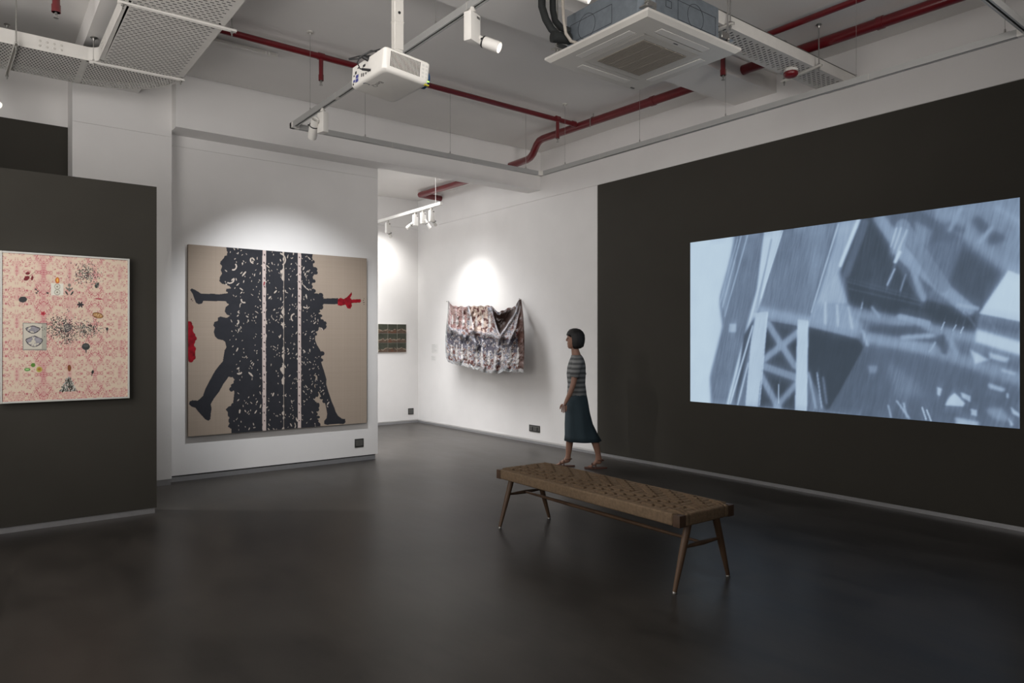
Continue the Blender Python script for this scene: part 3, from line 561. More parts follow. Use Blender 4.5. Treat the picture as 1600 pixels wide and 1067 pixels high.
pr_ = thing('framed_print', 'pink floral print with scattered seeds, leaves and balloons in thin white frame', 'picture', (0.574, 6.26, 0.951))
b = MB(); w_, h_ = 0.828, 1.104; fw_ = 0.013
for q in ((-w_ / 2, -w_ / 2 + fw_, 0, h_), (w_ / 2 - fw_, w_ / 2, 0, h_), (-w_ / 2 + fw_, w_ / 2 - fw_, 0, fw_), (-w_ / 2 + fw_, w_ / 2 - fw_, h_ - fw_, h_)):
    b.rbox(q[0], q[1], -0.052, -0.010, q[2], q[3], 0.0015, 1)
b.build('picture_frame', FRAMEW, pr_)
b = MB(); b.box(-w_ / 2 + 0.02, w_ / 2 - 0.02, -0.0435, 0.002, 0.02, h_ - 0.02)
b.build('backing_board', mat('backing_board', (0.3, 0.28, 0.25), 0.8, noise=0.05), pr_)
print_plane('print_sheet', attr_mat('printed_paper', 0.55, spec=0.4), pr_, (-w_ / 2 + fw_ + .0005, -0.045, fw_ + .0005), (w_ - 2 * fw_ - .001, 0, 0), (0, 0, h_ - 2 * fw_ - .001), pink_image())

# ------------------------------------------------------------------ crumpled collage hanging on the right wall
def collage():
    W, H = 230, 150
    g = np.random.default_rng(17)
    s = np.linspace(0, 1, W)[None, :] * np.ones((H, 1)); t = np.linspace(0, 1, H)[:, None] * np.ones((1, W))   # s left to right in view, t bottom to top
    top = np.interp(s[0], [0, .03, .10, .28, .31, .36, .62, .66, .72, .80, .92, .955, .985, 1.0], [2.065, 2.01, 1.965, 1.94, 1.955, 1.945, 1.935, 1.87, 1.83, 1.87, 1.905, 1.995, 2.0, 1.80])
    bot = np.interp(s[0], [0, .03, .16, .30, .45, .60, .70, .78, 1.0], [1.14, 1.07, 1.02, 1.01, .955, .925, .93, .965, .965])
    top = top + 0.008 * np.sin(s[0] * 70); bot = bot + 0.010 * (vnoise(1, W, 1, 30, 3, 6)[0] - .5) * 3
    z = bot[None, :] + (top - bot)[None, :] * t
    left = 9.56 + 0.03 * np.sin(t * 5) + 0.035 * (1 - t); right = 7.585 - 0.025 * np.sin(t * 3.1) + 0.05 * np.clip(t - .9, 0, 1) * 3
    y = left + (right - left) * s
    S_, T_ = s, t
    def seg(a, c, wd):                       # ridge or valley along a straight crease
        ax, ay = a; bx, by = c; L = (bx - ax) ** 2 + (by - ay) ** 2
        k = np.clip(((S_ * 1.9 - ax * 1.9) * (bx - ax) * 1.9 + (T_ - ay) * (by - ay)) / (((bx - ax) * 1.9) ** 2 + (by - ay) ** 2), 0, 1)
        d = np.hypot(S_ * 1.9 - 1.9 * (ax + k * (bx - ax)), T_ - (ay + k * (by - ay)))
        return np.exp(-(d / wd) ** 2)
    dpt = 0.15 + 0.05 * np.sin(s * PI) + 0.08 * (1 - t) + 0.20 * np.clip(s - .5, 0, 1)
    R = [((.30, .98), (.38, .62), .06, .07), ((.38, .62), (.42, .35), .07, .05), ((.60, .95), (.72, .60), .045, .075), ((.72, .60), (.95, .97), .05, .075),
         ((.32, .60), (.86, .56), .06, .05), ((.02, .98), (.06, .55), .05, .04), ((.12, .95), (.14, .6), .06, .03), ((.22, .98), (.22, .55), .05, .035), ((.02, .62), (.28, .50), .06, .05),
         ((.96, .9), (.82, .45), .05, .05), ((.30, .55), (.45, .40), .05, .04), ((.50, .45), (.52, .05), .05, .03), ((.70, .50), (.66, .05), .06, .035), ((.85, .45), (.80, .05), .06, .03), ((.20, .45), (.20, .05), .07, .03)]
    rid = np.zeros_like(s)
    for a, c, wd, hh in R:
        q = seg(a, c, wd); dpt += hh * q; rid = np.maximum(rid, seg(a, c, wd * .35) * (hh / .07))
    dpt -= 0.11 * np.exp(-(((s - .80) / .09) ** 2 + ((t - .80) / .14) ** 2))
    dpt -= 0.05 * np.exp(-(((s - .48) / .10) ** 2 + ((t - .80) / .18) ** 2))
    n = vnoise(H, W, 9, 14, 4, 23); n3 = vnoise(H, W, 26, 40, 3, 24)
    dpt += 0.05 * (n - .5) + 0.012 * (n3 - .5)
    dpt = np.clip(dpt, 0.02, .42)
    for px in (0.012, 0.975): dpt *= 1 - 0.93 * np.exp(-(((s - px) / .045) ** 2 + ((t - 1) / .16) ** 2))
    kk = (XR - 0.004 - dpt) / XR
    y = y * kk; z = 1.4 + (z - 1.4) * kk
    co = np.stack([XR - 0.004 - dpt, y, z], -1)
    # printed patches under clear plastic
    pal = np.array([lin(c) for c in ((92, 48, 46), (142, 104, 96), (206, 196, 186), (104, 104, 120), (152, 160, 180), (58, 44, 40), (222, 220, 220), (120, 92, 84))])
    cell = vnoise(H, W, 26, 38, 3, 50)
    idx = (np.digitize(cell, [.34, .41, .47, .52, .57, .62, .68]))
    img = pal[idx]
    g2 = vnoise(H, W, 60, 80, 2, 51)
    upper = (t > .55)
    darkp = poly_mask(H, W, [(.63, .95), (.72, .62), (.90, .90), (.93, .98)]); img[darkp] = (LC(58, 40, 34)[None, None] * (0.6 + 1.0 * g2[..., None]))[darkp]
    lowdark = (t < .52) & (t > .30) & (cell < .55); img[lowdark] = (LC(84, 80, 94)[None, None] * (0.6 + .9 * g2[..., None]))[lowdark]
    right_m = (s > .93); img[right_m] = (LC(92, 60, 50)[None, None] * (0.5 + .9 * g2[..., None]))[right_m]
    ul = (t > .62) & (s < .28) & (cell > .45); img[ul] = (LC(156, 120, 116)[None, None] * (0.6 + .8 * g2[..., None]))[ul]
    mid = (t > .60) & (s > .32) & (s < .56) & (cell > .44); img[mid] = (LC(206, 186, 172)[None, None] * (0.6 + .8 * g2[..., None]))[mid]
    for cx in np.arange(.08, .97, .085):                         # rows of pale standing figures in the print
        for cy, sc in ((.20, 1.0), (.74, .7)):
            if cy > .5 and cx > .6: continue
            x = cx + g.uniform(-.015, .015); hgt = g.uniform(.08, .13) * sc; c = g.uniform(.45, .75)
            m = (((s - x) / .016) ** 2 + ((t - cy) / hgt) ** 2 < 1) | (((s - x) / .010) ** 2 + ((t - cy - hgt * 1.15) / .028) ** 2 < 1)
            img[m] = np.array([c, c * .95, c * .92]) * (0.7 + .6 * g2[m][:, None])
    img = img * 0.62
    img = img * (1 - .55 * np.clip(rid, 0, 1)[..., None]) + np.array([.50, .51, .55]) * .55 * np.clip(rid, 0, 1)[..., None]  # pale highlights painted along the crease ridges
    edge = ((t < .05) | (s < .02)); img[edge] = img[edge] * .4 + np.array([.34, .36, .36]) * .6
    i = (np.arange(H - 1)[:, None] * W + np.arange(W - 1)[None, :]).ravel()
    quads = np.stack([i, i + 1, i + 1 + W, i + W], 1).ravel()
    return co.reshape(-1, 3), quads, img.reshape(-1, 3)
tr = thing('hanging_collage', 'crumpled plastic collage of faded red and grey pictures pinned to white wall', 'artwork', (XR, 8.56, 1.0))
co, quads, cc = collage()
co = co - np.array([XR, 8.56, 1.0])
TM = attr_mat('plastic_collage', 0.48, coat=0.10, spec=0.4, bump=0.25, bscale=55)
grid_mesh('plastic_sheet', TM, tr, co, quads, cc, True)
for (y, z) in ((9.55, 2.05), (7.66, 2.0)):
    b = MB(); b.lathe([(0.006, -0.02), (0.006, 0.0), (0.009, 0.002), (0.007, 0.006), (0, 0.007)], 10, Matrix.Translation((-0.012, y - 8.56, z - 1.0)) @ Matrix.Rotation(-PI / 2, 4, 'Y'))
    b.build('pin', STEEL, tr)
# ragged clear fringe below the collage
# ------------------------------------------------------------------ nine small panels on the far wall
def panel_image(k, w=34, h=30):
    n = vnoise(h, w, 3, 3, 3, 100 + k); n2 = vnoise(h, w, 8, 4, 3, 200 + k)
    Y = np.linspace(0, 1, h)[:, None] * np.ones((1, w)); hz = 0.28 + 0.35 * (vnoise(1, w, 1, 3, 2, 300 + k)[0] - .2)[None, :]
    img = np.where((Y > hz)[..., None], LC(58, 60, 50)[None, None] * (0.7 + n[..., None] * .7), LC(86, 70, 58)[None, None] * (0.5 + n2[..., None] * .9))
    line = (np.abs(Y - hz + .03) < .05) & (n2 > .42); img[line] = LC(140, 126, 112)
    if k % 3 == 1: img[(Y < hz - .12) & (n > .5)] = LC(96, 66, 50)
    return img
PM = attr_mat('small_panel_print', 0.6, spec=0.3)
names = [['top left', 'top middle', 'top right'], ['middle left', 'centre', 'middle right'], ['bottom left', 'bottom middle', 'bottom right']]
looks = [['dark olive', 'hazy tan hill', 'plain dark green'], ['rust streaked', 'brown banded', 'pale river bend'], ['white crossed', 'near black green', 'reddish brown']]
for r_ in range(3):
    for c_ in range(3):
        x0 = 5.337 + c_ * 0.1765; z0 = 1.537 - r_ * 0.1585
        t_ = thing('landscape_panel', f'{looks[r_][c_]} small landscape panel, {names[r_][c_]} of nine on the far wall', 'picture', (x0 + 0.0865, YB, z0), group='nine small landscape panels on the far wall')
        b = MB(); b.rbox(-0.0865, 0.0865, -0.019, -0.0003, 0.0, 0.155, 0.001, 1); b.build('panel_board', mat('panel_edge', (0.5, 0.48, 0.42), 0.7, noise=.04), t_)
        print_plane('panel_picture', PM, t_, (-0.086, -0.0196, 0.0005), (0.172, 0, 0), (0, 0, 0.154), panel_image(r_ * 3 + c_))

# ------------------------------------------------------------------ wall texts and wall plates
def wall_text(z0, z1, y, wy, label, lines):
    t_ = thing('wall_label', label, 'label', (XR, y, z0))
    b = MB(); b.rbox(-0.003, -0.0003, -wy / 2, wy / 2, 0, z1 - z0, 0.0008, 1); b.build('label_card', mat('white_card', (0.74, 0.73, 0.71), 0.6, noise=.01), t_)
    b = MB(); n = lines; hh = z1 - z0
    for k in range(n):
        zz = hh - 0.012 - k * (hh - 0.016) / n; L = wy * (0.82 if k % 4 else 0.5) * (1 - 0.12 * ((k * 7) % 3))
        b.box(-0.0036, -0.0030, wy / 2 - 0.008 - L, wy / 2 - 0.008, zz - 0.0022, zz)
    put(b.build('printed_text', mat('grey_text', (0.28, 0.28, 0.28), 0.8, noise=.02), t_), 'stuff')
wall_text(1.205, 1.36, 9.94, 0.20, 'taller white text card on wall left of the collage, upper of two', 9)
wall_text(1.075, 1.165, 9.98, 0.14, 'smaller white text card on wall left of the collage, lower of two', 4)

def plate(loc, rotz, w, h, label, mods):
    t_ = thing('wall_socket', label, 'socket', loc, (0, 0, rotz))
    b = MB(); b.rbox(-w / 2, w / 2, -0.009, -0.0002, -h / 2, h / 2, 0.003, 2); b.build('cover_plate', GREYP, t_)
    b = MB(); b.rbox(-w / 2 + 0.012, w / 2 - 0.012, -0.0115, -0.0085, -h / 2 + 0.016, h / 2 - 0.016, 0.0015, 1); b.build('module_frame', GREYP2, t_)
    for (x, kind) in mods:
        b = MB()
        if kind == 'switch':
            b.rbox(x - 0.010, x + 0.010, -0.0155, -0.011, -h / 2 + 0.022, h / 2 - 0.022, 0.002, 2); b.build('rocker_switch', BLACKP, t_)
        else:
            for (dx, dz) in ((-.008, .012), (.008, .012), (-.010, -.010), (.010, -.010), (0, -.002)):
                b.lathe([(0.0035, 0), (0.0035, 0.0012), (0, 0.0012)], 8, Matrix.Translation((x + dx, -0.0115, dz)) @ Matrix.Rotation(PI / 2, 4, 'X'))
            b.build('socket_holes', SHADOWGAP, t_)
plate((3.579, YP, 0.212), 0, 0.112, 0.100, 'dark grey square socket plate low on wall under the black-figure canvas', [(0, 'socket')])
plate((5.96, YB, 0.20), 0, 0.105, 0.105, 'dark grey square socket plate low on the far white wall', [(0, 'socket')])
plate((XR, 7.333, 0.205), -PI / 2, 0.228, 0.092, 'wide dark grey socket plate with switches low on white wall behind the person', [(-0.075, 'socket'), (-0.035, 'switch'), (0.02, 'socket'), (0.065, 'switch')])

# ------------------------------------------------------------------ lighting track and spotlights
ZT = 3.26
def track_rail(b, p, q, w=0.036, h=0.045):
    """hollow rail, open slot underneath"""
    p = Vector(p); q = Vector(q); d = (q - p).normalized(); s = Vector((-d.y, d.x, 0)); L = (q - p).length
    M = Matrix.Translation(p) @ Matrix(((d.x, s.x, 0, 0), (d.y, s.y, 0, 0), (0, 0, 1, 0), (0, 0, 0, 1)))
    b.box(0, L, -w / 2, -w / 2 + 0.005, 0, h, M); b.box(0, L, w / 2 - 0.005, w / 2, 0, h, M); b.box(0, L, -w / 2 + .005, w / 2 - .005, h - 0.005, h, M)
    b.box(0, L, -w / 2 + .005, -w / 2 + .011, 0, .004, M); b.box(0, L, w / 2 - .011, w / 2 - .005, 0, .004, M)
    return M, L
TXL, TXR, TYF, TYB = 2.21, 5.05, 1.40, 5.96
tk = thing('lighting_track', 'white rectangular lighting track hung on thin wires over the gallery floor', 'track', (TXL, TYB, ZT))
Dm = mat('track_slot_shadow', (0.015, 0.015, 0.015), 0.7)  # dark colour puts the slot's shade onto the conductor strips
O3 = Vector((TXL, TYB, ZT))
for (p, q) in (((TXL, TYF, 0), (TXL, TYB, 0)), ((TXL, TYB, 0), (TXR, TYB, 0)), ((TXR, TYF, 0), (TXR, TYB, 0)), ((TXL, TYF, 0), (TXR, TYF, 0))):
    p = Vector(p) - Vector((TXL, TYB, 0)); q = Vector(q) - Vector((TXL, TYB, 0))
    dd = (q - p).normalized() * 0.05
    b = MB(); M, L = track_rail(b, p + dd, q - dd); rl = b.build('rail', RAILM, tk)
    b = MB(); b.box(0.0, L, -0.006, 0.006, 0.006, 0.030, M); b.build('conductor_strip', Dm, rl)
    n = max(1, int(L / 1.05))
    for k in range(1, n + 1):
        b = MB(); xx = L * k / (n + 1); b.box(xx - 0.0015, xx + 0.0015, -0.0188, 0.0188, -0.0006, 0.0458, M)
        b.box(xx - 0.03, xx + 0.03, -0.014, 0.014, -0.0012, 0.002, M); b.build('joint_cover', FITG, rl)
for (x, y) in ((TXL, TYB), (TXR, TYB), (TXL, TYF), (TXR, TYF)):
    sx = 1 if x == TXL else -1; sy = -1 if y == TYB else 1
    b = MB(); x0, y0 = x - TXL, y - TYB
    b.rbox(min(x0 - sx * .019, x0 + sx * .055), max(x0 - sx * .019, x0 + sx * .055), y0 - .019, y0 + .019, -.001, .047, .002, 1)
    b.rbox(x0 - .019, x0 + .019, min(y0 - sy * .019, y0 + sy * .055), max(y0 - sy * .019, y0 + sy * .055), -.001, .047, .002, 1)
    b.build('corner_connector', FIT, tk)
for (x, y) in ((2.21, 5.56), (2.21, 3.59), (2.90, TYB), (3.84, TYB), (4.83, TYB), (TXR, 5.56), (TXR, 4.50), (TXR, 3.54), (TXR, 2.436), (TXR, 1.52), (2.21, 1.6), (3.5, TYF)):
    b = MB(); x0, y0 = x - TXL, y - TYB
    b.tube([(x0, y0, 0.055), (x0, y0, ZC - ZT - 0.012)], 0.0016, 6)
    wr = b.build('suspension_wire', STEEL, tk)
    b = MB(); b.lathe([(0.0, 0.075), (0.005, 0.073), (0.006, 0.05), (0.009, 0.048), (0.010, 0.046), (0.0, 0.046)], 10, Matrix.Translation((x0, y0, 0)))
    ax = (0.03, 0.012) if y == TYB else (0.012, 0.03)
    b.rbox(x0 - ax[0], x0 + ax[0], y0 - ax[1], y0 + ax[1], 0.046, 0.050, 0.001, 1); b.build('wire_gripper', STEEL, wr)
    zc_ = ZC - ZT - (0.173 if 3.705 < y < 4.168 else 0)
    b = MB(); b.lathe([(0.0, -0.030), (0.005, -0.028), (0.007, -0.012), (0.026, -0.010), (0.030, -0.004), (0.030, 0.0), (0.0, 0.0)], 18, Matrix.Translation((x0, y0, ZC - ZT))); b.build('ceiling_cup', FITG, wr)

LENS_ON = mat('lit_lens', (0.9, 0.9, 0.88), 0.3, emit=(1.0, 0.97, 0.92), estr=4.0)
LENS_OFF = mat('dark_lens', (0.02, 0.02, 0.02), 0.2, noise=.02)
def spotlight(loc, yaw, aim, label, lit=True, power=0.0, angle=40, blend=0.6, size=(0.085, 0.045, 0.155), col=(1, 0.98, 0.95), rb=0.036, lb=0.15, group=None, side=0.0, radius=0.03, target=None, pvo=None):
    """driver box hanging from the track, barrel on a short arm aimed along aim"""
    t_ = thing('track_spotlight', label, 'spotlight', loc, (0, 0, 0), group)
    Mz = Matrix.Rotation(yaw, 4, 'Z'); sx, sy, sz = size
    b = MB(); b.lathe([(0.0, -0.0005), (0.013, -0.0005), (0.013, -0.012), (0.020, -0.014), (0.020, -0.028), (0.012, -0.030), (0.012, -0.036), (0, -0.036)], 16); b.build('track_adapter', FITG, t_)
    b = MB(); b.rbox(-sx / 2, sx / 2, -sy / 2, sy / 2, -0.036 - sz, -0.036, 0.004, 2, Mz); bx = b.build('driver_box', FIT, t_)
    b = MB(); b.box(-sx / 2 + .052 * sx / .085, -sx / 2 + .078 * sx / .085, -sy / 2 - .0006, -sy / 2, -0.062, -0.048, Mz); b.build('rating_sticker', GREYP2, bx)
    a = Vector(aim).normalized(); pv = Vector((side, 0, 0)); pv = Mz @ (pv + Vector((0, 0, 0))); pv = Vector((pv.x, pv.y, -0.036 - sz * 0.80)) + Vector((a.x, a.y, 0)).normalized() * (sy / 2 + 0.018 if abs(side) < .01 else 0.01)
    if pvo: pv = Vector(pvo)
    Q = a.to_track_quat('Z', 'Y').to_matrix().to_4x4(); Mb = Matrix.Translation(pv) @ Q
    b = MB(); b.tube([(0, 0, pv.z), (pv.x, pv.y, pv.z)], 0.010, 10); b.tube([(pv.x - .0, pv.y, pv.z - .0), pv + a * 0.02], 0.014, 12)
    ar = b.build('swivel_arm', STEEL, t_)
    rr = rb
    b = MB(); b.lathe([(0.0, 0.005), (rr * .62, 0.005), (rr * .66, -0.03), (rr * .80, -0.032), (rr * .82, -0.028), (rr * .82, 0.03), (rr * .97, 0.034), (rr, 0.04), (rr, lb), (rr * .93, lb + .002), (rr * .90, lb - .004), (rr * .86, lb - 0.030), (0, lb - 0.034)], 28, Mb)
    br = b.build('barrel', FIT, t_)
    b = MB(); b.lathe([(0, 0.001), (rr * .60, 0.001), (rr * .60, .004)], 20, Mb); b.build('hollow_back_shade', SHADOWGAP, br)  # dark disc puts shade into the barrel's open back
    b = MB(); b.lathe([(rr * 1.03, 0.028), (rr * 1.06, 0.031), (rr * 1.03, 0.036), (rr * .95, 0.036), (rr * .95, 0.028), (rr * 1.03, 0.028)], 24, Mb)
    for s_ in (-1, 1): b.lathe([(0.004, 0), (0.006, 0.006), (0.006, 0.012), (0, 0.013)], 10, Mb @ Matrix.Translation((s_ * rr * 1.02, 0, 0.032)) @ Matrix.Rotation(s_ * PI / 2, 4, 'Y'))
    b.build('locking_ring', BLACKP, br)
    b = MB(); b.lathe([(rr * .84, lb - 0.0285), (rr * .6, lb - 0.024), (0, lb - 0.022)], 24, Mb); b.build('lens', LENS_ON if lit else LENS_OFF, br)
    if power > 0:
        d = bpy.data.lights.new('spot_lamp', 'SPOT'); d.energy = power; d.spot_size = math.radians(angle); d.spot_blend = blend; d.color = col; d.shadow_soft_size = radius
        l = bpy.data.objects.new('spot_lamp', d); COL.objects.link(l); l.parent = t_
        p = pv + a * (lb + 0.012); l.location = p
        tv = a if target is None else (Vector(target) - Vector(loc) - p)
        l.rotation_euler = tv.to_track_quat('-Z', 'Y').to_euler()
    return t_
def aimv(loc, tgt): return Vector(tgt) - (Vector(loc) + Vector((0, 0, -0.16)))
# the big lit one beside the projector, turned away to the right
spotlight((2.20, 3.19, ZT), 0.35, (0.55, -0.72, -0.42), 'lit white track spotlight hanging right of the projector, barrel turned right', True, 14, 36, side=0.05, rb=0.032, lb=0.13, size=(0.092, 0.050, 0.160))
spotlight((2.20, 2.47, ZT), 0.35, (0.55, -0.72, -0.42), 'lit white track spotlight cut by the top edge above the cassette hoses', True, 12, 36, side=0.05, rb=0.032, lb=0.13, size=(0.092, 0.050, 0.160))
# the one that lights the big canvas
L0 = (2.21, 5.30, ZT)
spotlight(L0, PI / 2 + 0.2, (0.17, 0.78, -0.60), 'white track spotlight with hollow back near the left end of track, facing the big canvas', False, 225, 66, 0.85, rb=0.036, lb=0.15, target=(2.70, 7.5, 1.5), radius=0.012, size=(0.085, 0.05, 0.16), pvo=(-0.055, 0.03, -0.115), col=(0.95, 0.97, 1.0))
# far gallery track with its five spotlights
XT2, ZT2 = 5.10, 3.28
t2 = thing('lighting_track', 'short white lighting track hung in the bright far gallery', 'track', (XT2, 8.17, ZT2))
b = MB(); M, L = track_rail(b, (0, 0, 0), (0, 2.3, 0)); rl = b.build('rail', FIT, t2)
b = MB(); b.box(0, L, -0.006, 0.006, 0.006, 0.030, M); b.build('conductor_strip', Dm, rl)
b = MB(); b.rbox(-0.02, 0.02, -0.03, 0.004, -0.001, 0.039, 0.002, 1); b.build('end_cap', FIT, t2)
for yy in (0.12, 2.0):
    b = MB(); b.tube([(0, yy, 0.04), (0, yy, ZCB - ZT2)], 0.0028, 6); b.build('suspension_wire', FIT, t2)
far = [((XT2, 10.12), (0.0, 0.8, -0.6), 'far gallery spotlight half hidden by the white wall edge', None, 0, 58),
       ((XT2, 9.70), (0.55, 0.45, -0.70), 'far gallery spotlight with barrel tilted to the right, second from left', (5.30, YB, 2.6), 40, 100),
       ((XT2, 8.85), (-0.75, 0.40, -0.75), 'far gallery spotlight with barrel tilted to the left', (4.2, YB, 1.4), 60, 90),
       ((XT2, 8.63), (0.45, -0.25, -0.80), 'far gallery spotlight with bright round lens facing out', (XR, 8.70, 1.75), 46, 80),
       ((XT2, 8.40), (0.8, 0.5, -0.6), 'far gallery spotlight at the right end of its track', (3.9, 7.2, 0.0), 28, 90)]
for k, (p, a, lab, tg, pw, an_) in enumerate(far):
    y_ = p[1]
    spotlight((p[0], y_, ZT2), 0.1, a, lab, k != 4, pw, an_, 0.85, size=(0.075, 0.045, 0.16), rb=0.026, lb=0.11, group='spotlights on the far gallery track', target=tg, side=0.0, radius=0.10 if k == 4 else 0.010)
# weak second lamp on the collage, unseen fill without a fixture
d = bpy.data.lights.new('spot_lamp', 'SPOT'); d.energy = 12; d.spot_size = math.radians(60); d.spot_blend = 0.7; d.shadow_soft_size = 0.02; d.color = (0.98, 0.98, 1.0)
l = bpy.data.objects.new('spot_lamp', d); COL.objects.link(l); l.location = (5.1, 9.0, 3.1)
l.rotation_euler = (Vector((XR, 9.0, 1.8)) - Vector(l.location)).to_track_quat('-Z', 'Y').to_euler()
# lamp for the pink print, standing out of frame on the left
d = bpy.data.lights.new('spot_lamp', 'SPOT'); d.energy = 30; d.spot_size = math.radians(32); d.spot_blend = 0.6; d.shadow_soft_size = 0.02
l = bpy.data.objects.new('spot_lamp', d); COL.objects.link(l); l.location = (-0.4, 4.4, 3.1); l.rotation_euler = (Vector((0.5, 6.2, 1.5)) - Vector(l.location)).to_track_quat('-Z', 'Y').to_euler()

# ------------------------------------------------------------------ red fire pipes
def collar(b, p, d, r, L=0.03):
    p = Vector(p); d = Vector(d).normalized(); b.tube([p - d * L / 2, p + d * L / 2], r, 16)
pb = thing('fire_pipe', 'thick red fire pipe running along the right wall, elbow at its far end', 'pipe', (5.50, 6.3, 3.87))
def arc(c, a, b_, n=7):
    """quarter bend from c+a to c+b_"""
    c, a, b_ = Vector(c), Vector(a), Vector(b_)
    return [c + a * math.cos(t * PI / 2 / n) + b_ * math.sin(t * PI / 2 / n) for t in range(n + 1)]
R0 = 0.044
pth = [Vector((5.60, 1.0, 3.875)), Vector((5.49, 6.42, 3.875))] + arc((5.49, 6.44, 3.795), (0, 0, 0.08), (0.01, 0.08, 0), 6)[1:] + arc((5.505, 6.66, 3.76), (0, -0.14, 0), (0.01, 0, -0.0), 1)[:0]
pth = [Vector((5.60, 1.0, 3.875)), Vector((5.50, 6.45, 3.875)), Vector((5.502, 6.52, 3.865)), Vector((5.51, 6.58, 3.835)), Vector((5.52, 6.63, 3.79)), Vector((5.53, 6.68, 3.745)), Vector((5.545, 6.75, 3.715)), Vector((5.56, 6.83, 3.705)), Vector((5.575, 7.20, 3.705))]
b = MB(); b.tube(pth, R0, 20); rebase(pb, b.build('pipe_run', RED, pb))
for y_ in (4.75, 2.5):
    b = MB(); x_ = 5.60 - 0.10 * (y_ - 1) / 5.45
    collar(b, (x_, y_, 3.875), (0, 1, 0), R0 + 0.006, 0.05); rebase(pb, b.build('coupling', RED, pb))
b = MB(); x_ = 5.515
b.tube([(x_ - .050, 5.60, 3.80), (x_ - .050, 5.60, 3.875)] + [(x_ - 0.05 * math.cos(t * PI / 6), 5.60, 3.875 + 0.05 * math.sin(t * PI / 6)) for t in range(1, 6)] + [(x_ + .050, 5.60, 3.875)], 0.006, 8)
b.tube([(x_, 5.60, 3.925), (x_, 5.60, 3.965)], 0.006, 8); rebase(pb, b.build('pipe_hanger', STEEL, pb))
def sprinkler(parent, x, y, z0, z1, r=0.019, base=None):
    b = MB(); b.tube([(x, y, z0), (x, y, z1)], r, 14); b.tube([(x, y, z1 + 0.05), (x, y, z1)], r * 1.18, 14)
    o = b.build('drop_pipe', RED, parent)
    b2 = MB(); b2.lathe([(0.0, 0.0), (0.008, 0.0), (0.008, -0.012), (0.004, -0.016), (0.003, -0.034), (0.015, -0.036), (0.016, -0.040), (0, -0.040)], 12, Matrix.Translation((x, y, z1)))
    b2.tube([(x - .008, y, z1 - .006), (x - .012, y, z1 - .020), (x - .004, y, z1 - .036)], 0.0018, 6); b2.tube([(x + .008, y, z1 - .006), (x + .012, y, z1 - .020), (x + .004, y, z1 - .036)], 0.0018, 6)
    o2 = b2.build('sprinkler_head', STEEL, o); return o, o2
pa = thing('fire_pipe', 'thin red branch pipe crossing the ceiling behind the projector', 'pipe', (1.3, 5.80, 3.885))
b = MB(); b.tube([(1.30, 5.80, 3.885), (5.452, 5.83, 3.885)], 0.027, 16); rebase(pa, b.build('pipe_run', RED, pa))
b = MB(); collar(b, (5.425, 5.83, 3.885), (1, 0, 0), 0.034, 0.05); rebase(pa, b.build('coupling', RED, pa))
for (x_, z_) in ((2.405, 3.675), (5.16, 3.665)):
    b = MB(); collar(b, (x_, 5.805, 3.885), (1, 0, 0), 0.031, 0.055); rebase(pa, b.build('coupling', RED, pa))
    o, o2 = sprinkler(pa, x_, 5.805, 3.87, z_); rebase(pa, o, o2)
pc = thing('fire_pipe', 'thin red pipe near the ceiling at the upper right, parallel to the thick one', 'pipe', (5.119, 1.0, 3.90))
b = MB(); b.tube([(5.119, 1.0, 3.9), (5.119, 3.706, 3.9)], 0.024, 14); rebase(pc, b.build('pipe_run', RED, pc))
pd = thing('sprinkler_drop', 'short red sprinkler drop hanging beside the cassette unit in front of the beam', 'sprinkler', (5.13, 3.62, 3.70))
o, o2 = sprinkler(pd, 0, 0, 0.27, 0.0, 0.022)
pe = thing('sprinkler_drop', 'short red sprinkler drop at the upper left above the perforated tray', 'sprinkler', (0.458, 5.70, 3.665))
o, o2 = sprinkler(pe, 0, 0, 0.31, 0.0, 0.024)
pf = thing('fire_pipe', 'red fire pipe with a short bent leg under the far gallery ceiling', 'pipe', (5.70, 9.8, 3.76))
b = MB(); b.tube([(5.79, 7.62, 3.765), (5.71, 9.75, 3.765)], 0.045, 18); b.lathe([(0, -.045), (.02, -.040), (.035, -.028), (.045, 0), (.035, .028), (.02, .040), (0, .045)], 16, Matrix.Translation((5.71, 9.75, 3.765)))
b.tube([(5.71, 9.75, 3.765), (6.10, 9.75, 3.755)], 0.045, 18); rebase(pf, b.build('pipe_run', RED, pf))

# ------------------------------------------------------------------ perforated cable trays
PX_, PY_ = 0.041, 0.034
def slotted(b, x0, x1, y0, y1, z, px=PX_, py=PY_, lx=0.024, ly=0.010, margin=0.03, f=None):
    """plate with real staggered slots; f maps (x, y) to room coordinates"""
    f = f or (lambda x, y: (x, y, z))
    def q(xa, xb, ya, yb):
        if xb - xa > 1e-5 and yb - ya > 1e-5: b.add([f(xa, ya), f(xb, ya), f(xb, yb), f(xa, yb)], [(0, 1, 2, 3)])
    xi0, xi1 = x0 + margin, x1 - margin
    q(x0, xi0, y0, y1); q(xi1, x1, y0, y1)
    ny = max(1, int((y1 - y0) / py)); py = (y1 - y0) / ny
    for j in range(ny):
        ya, yb = y0 + j * py, y0 + (j + 1) * py
        off = (j % 2) * px / 2; x = xi0 + off; q(xi0, x, ya, yb)
        while x + px <= xi1 + 1e-6:
            hx0, hx1 = x + (px - lx) / 2, x + (px + lx) / 2; hy0, hy1 = ya + (py - ly) / 2, yb - (py - ly) / 2
            vs = [f(*p) for p in ((x, ya), (x + px, ya), (x + px, yb), (x, yb), (hx0, hy0), (hx1, hy0), (hx1, hy1), (hx0, hy1))]
            b.add(vs, [(0, 1, 5, 4), (1, 2, 6, 5), (2, 3, 7, 6), (3, 0, 4, 7)])
            x += px
        q(x, xi1, ya, yb)
ZTR = 3.57; HT = 0.105
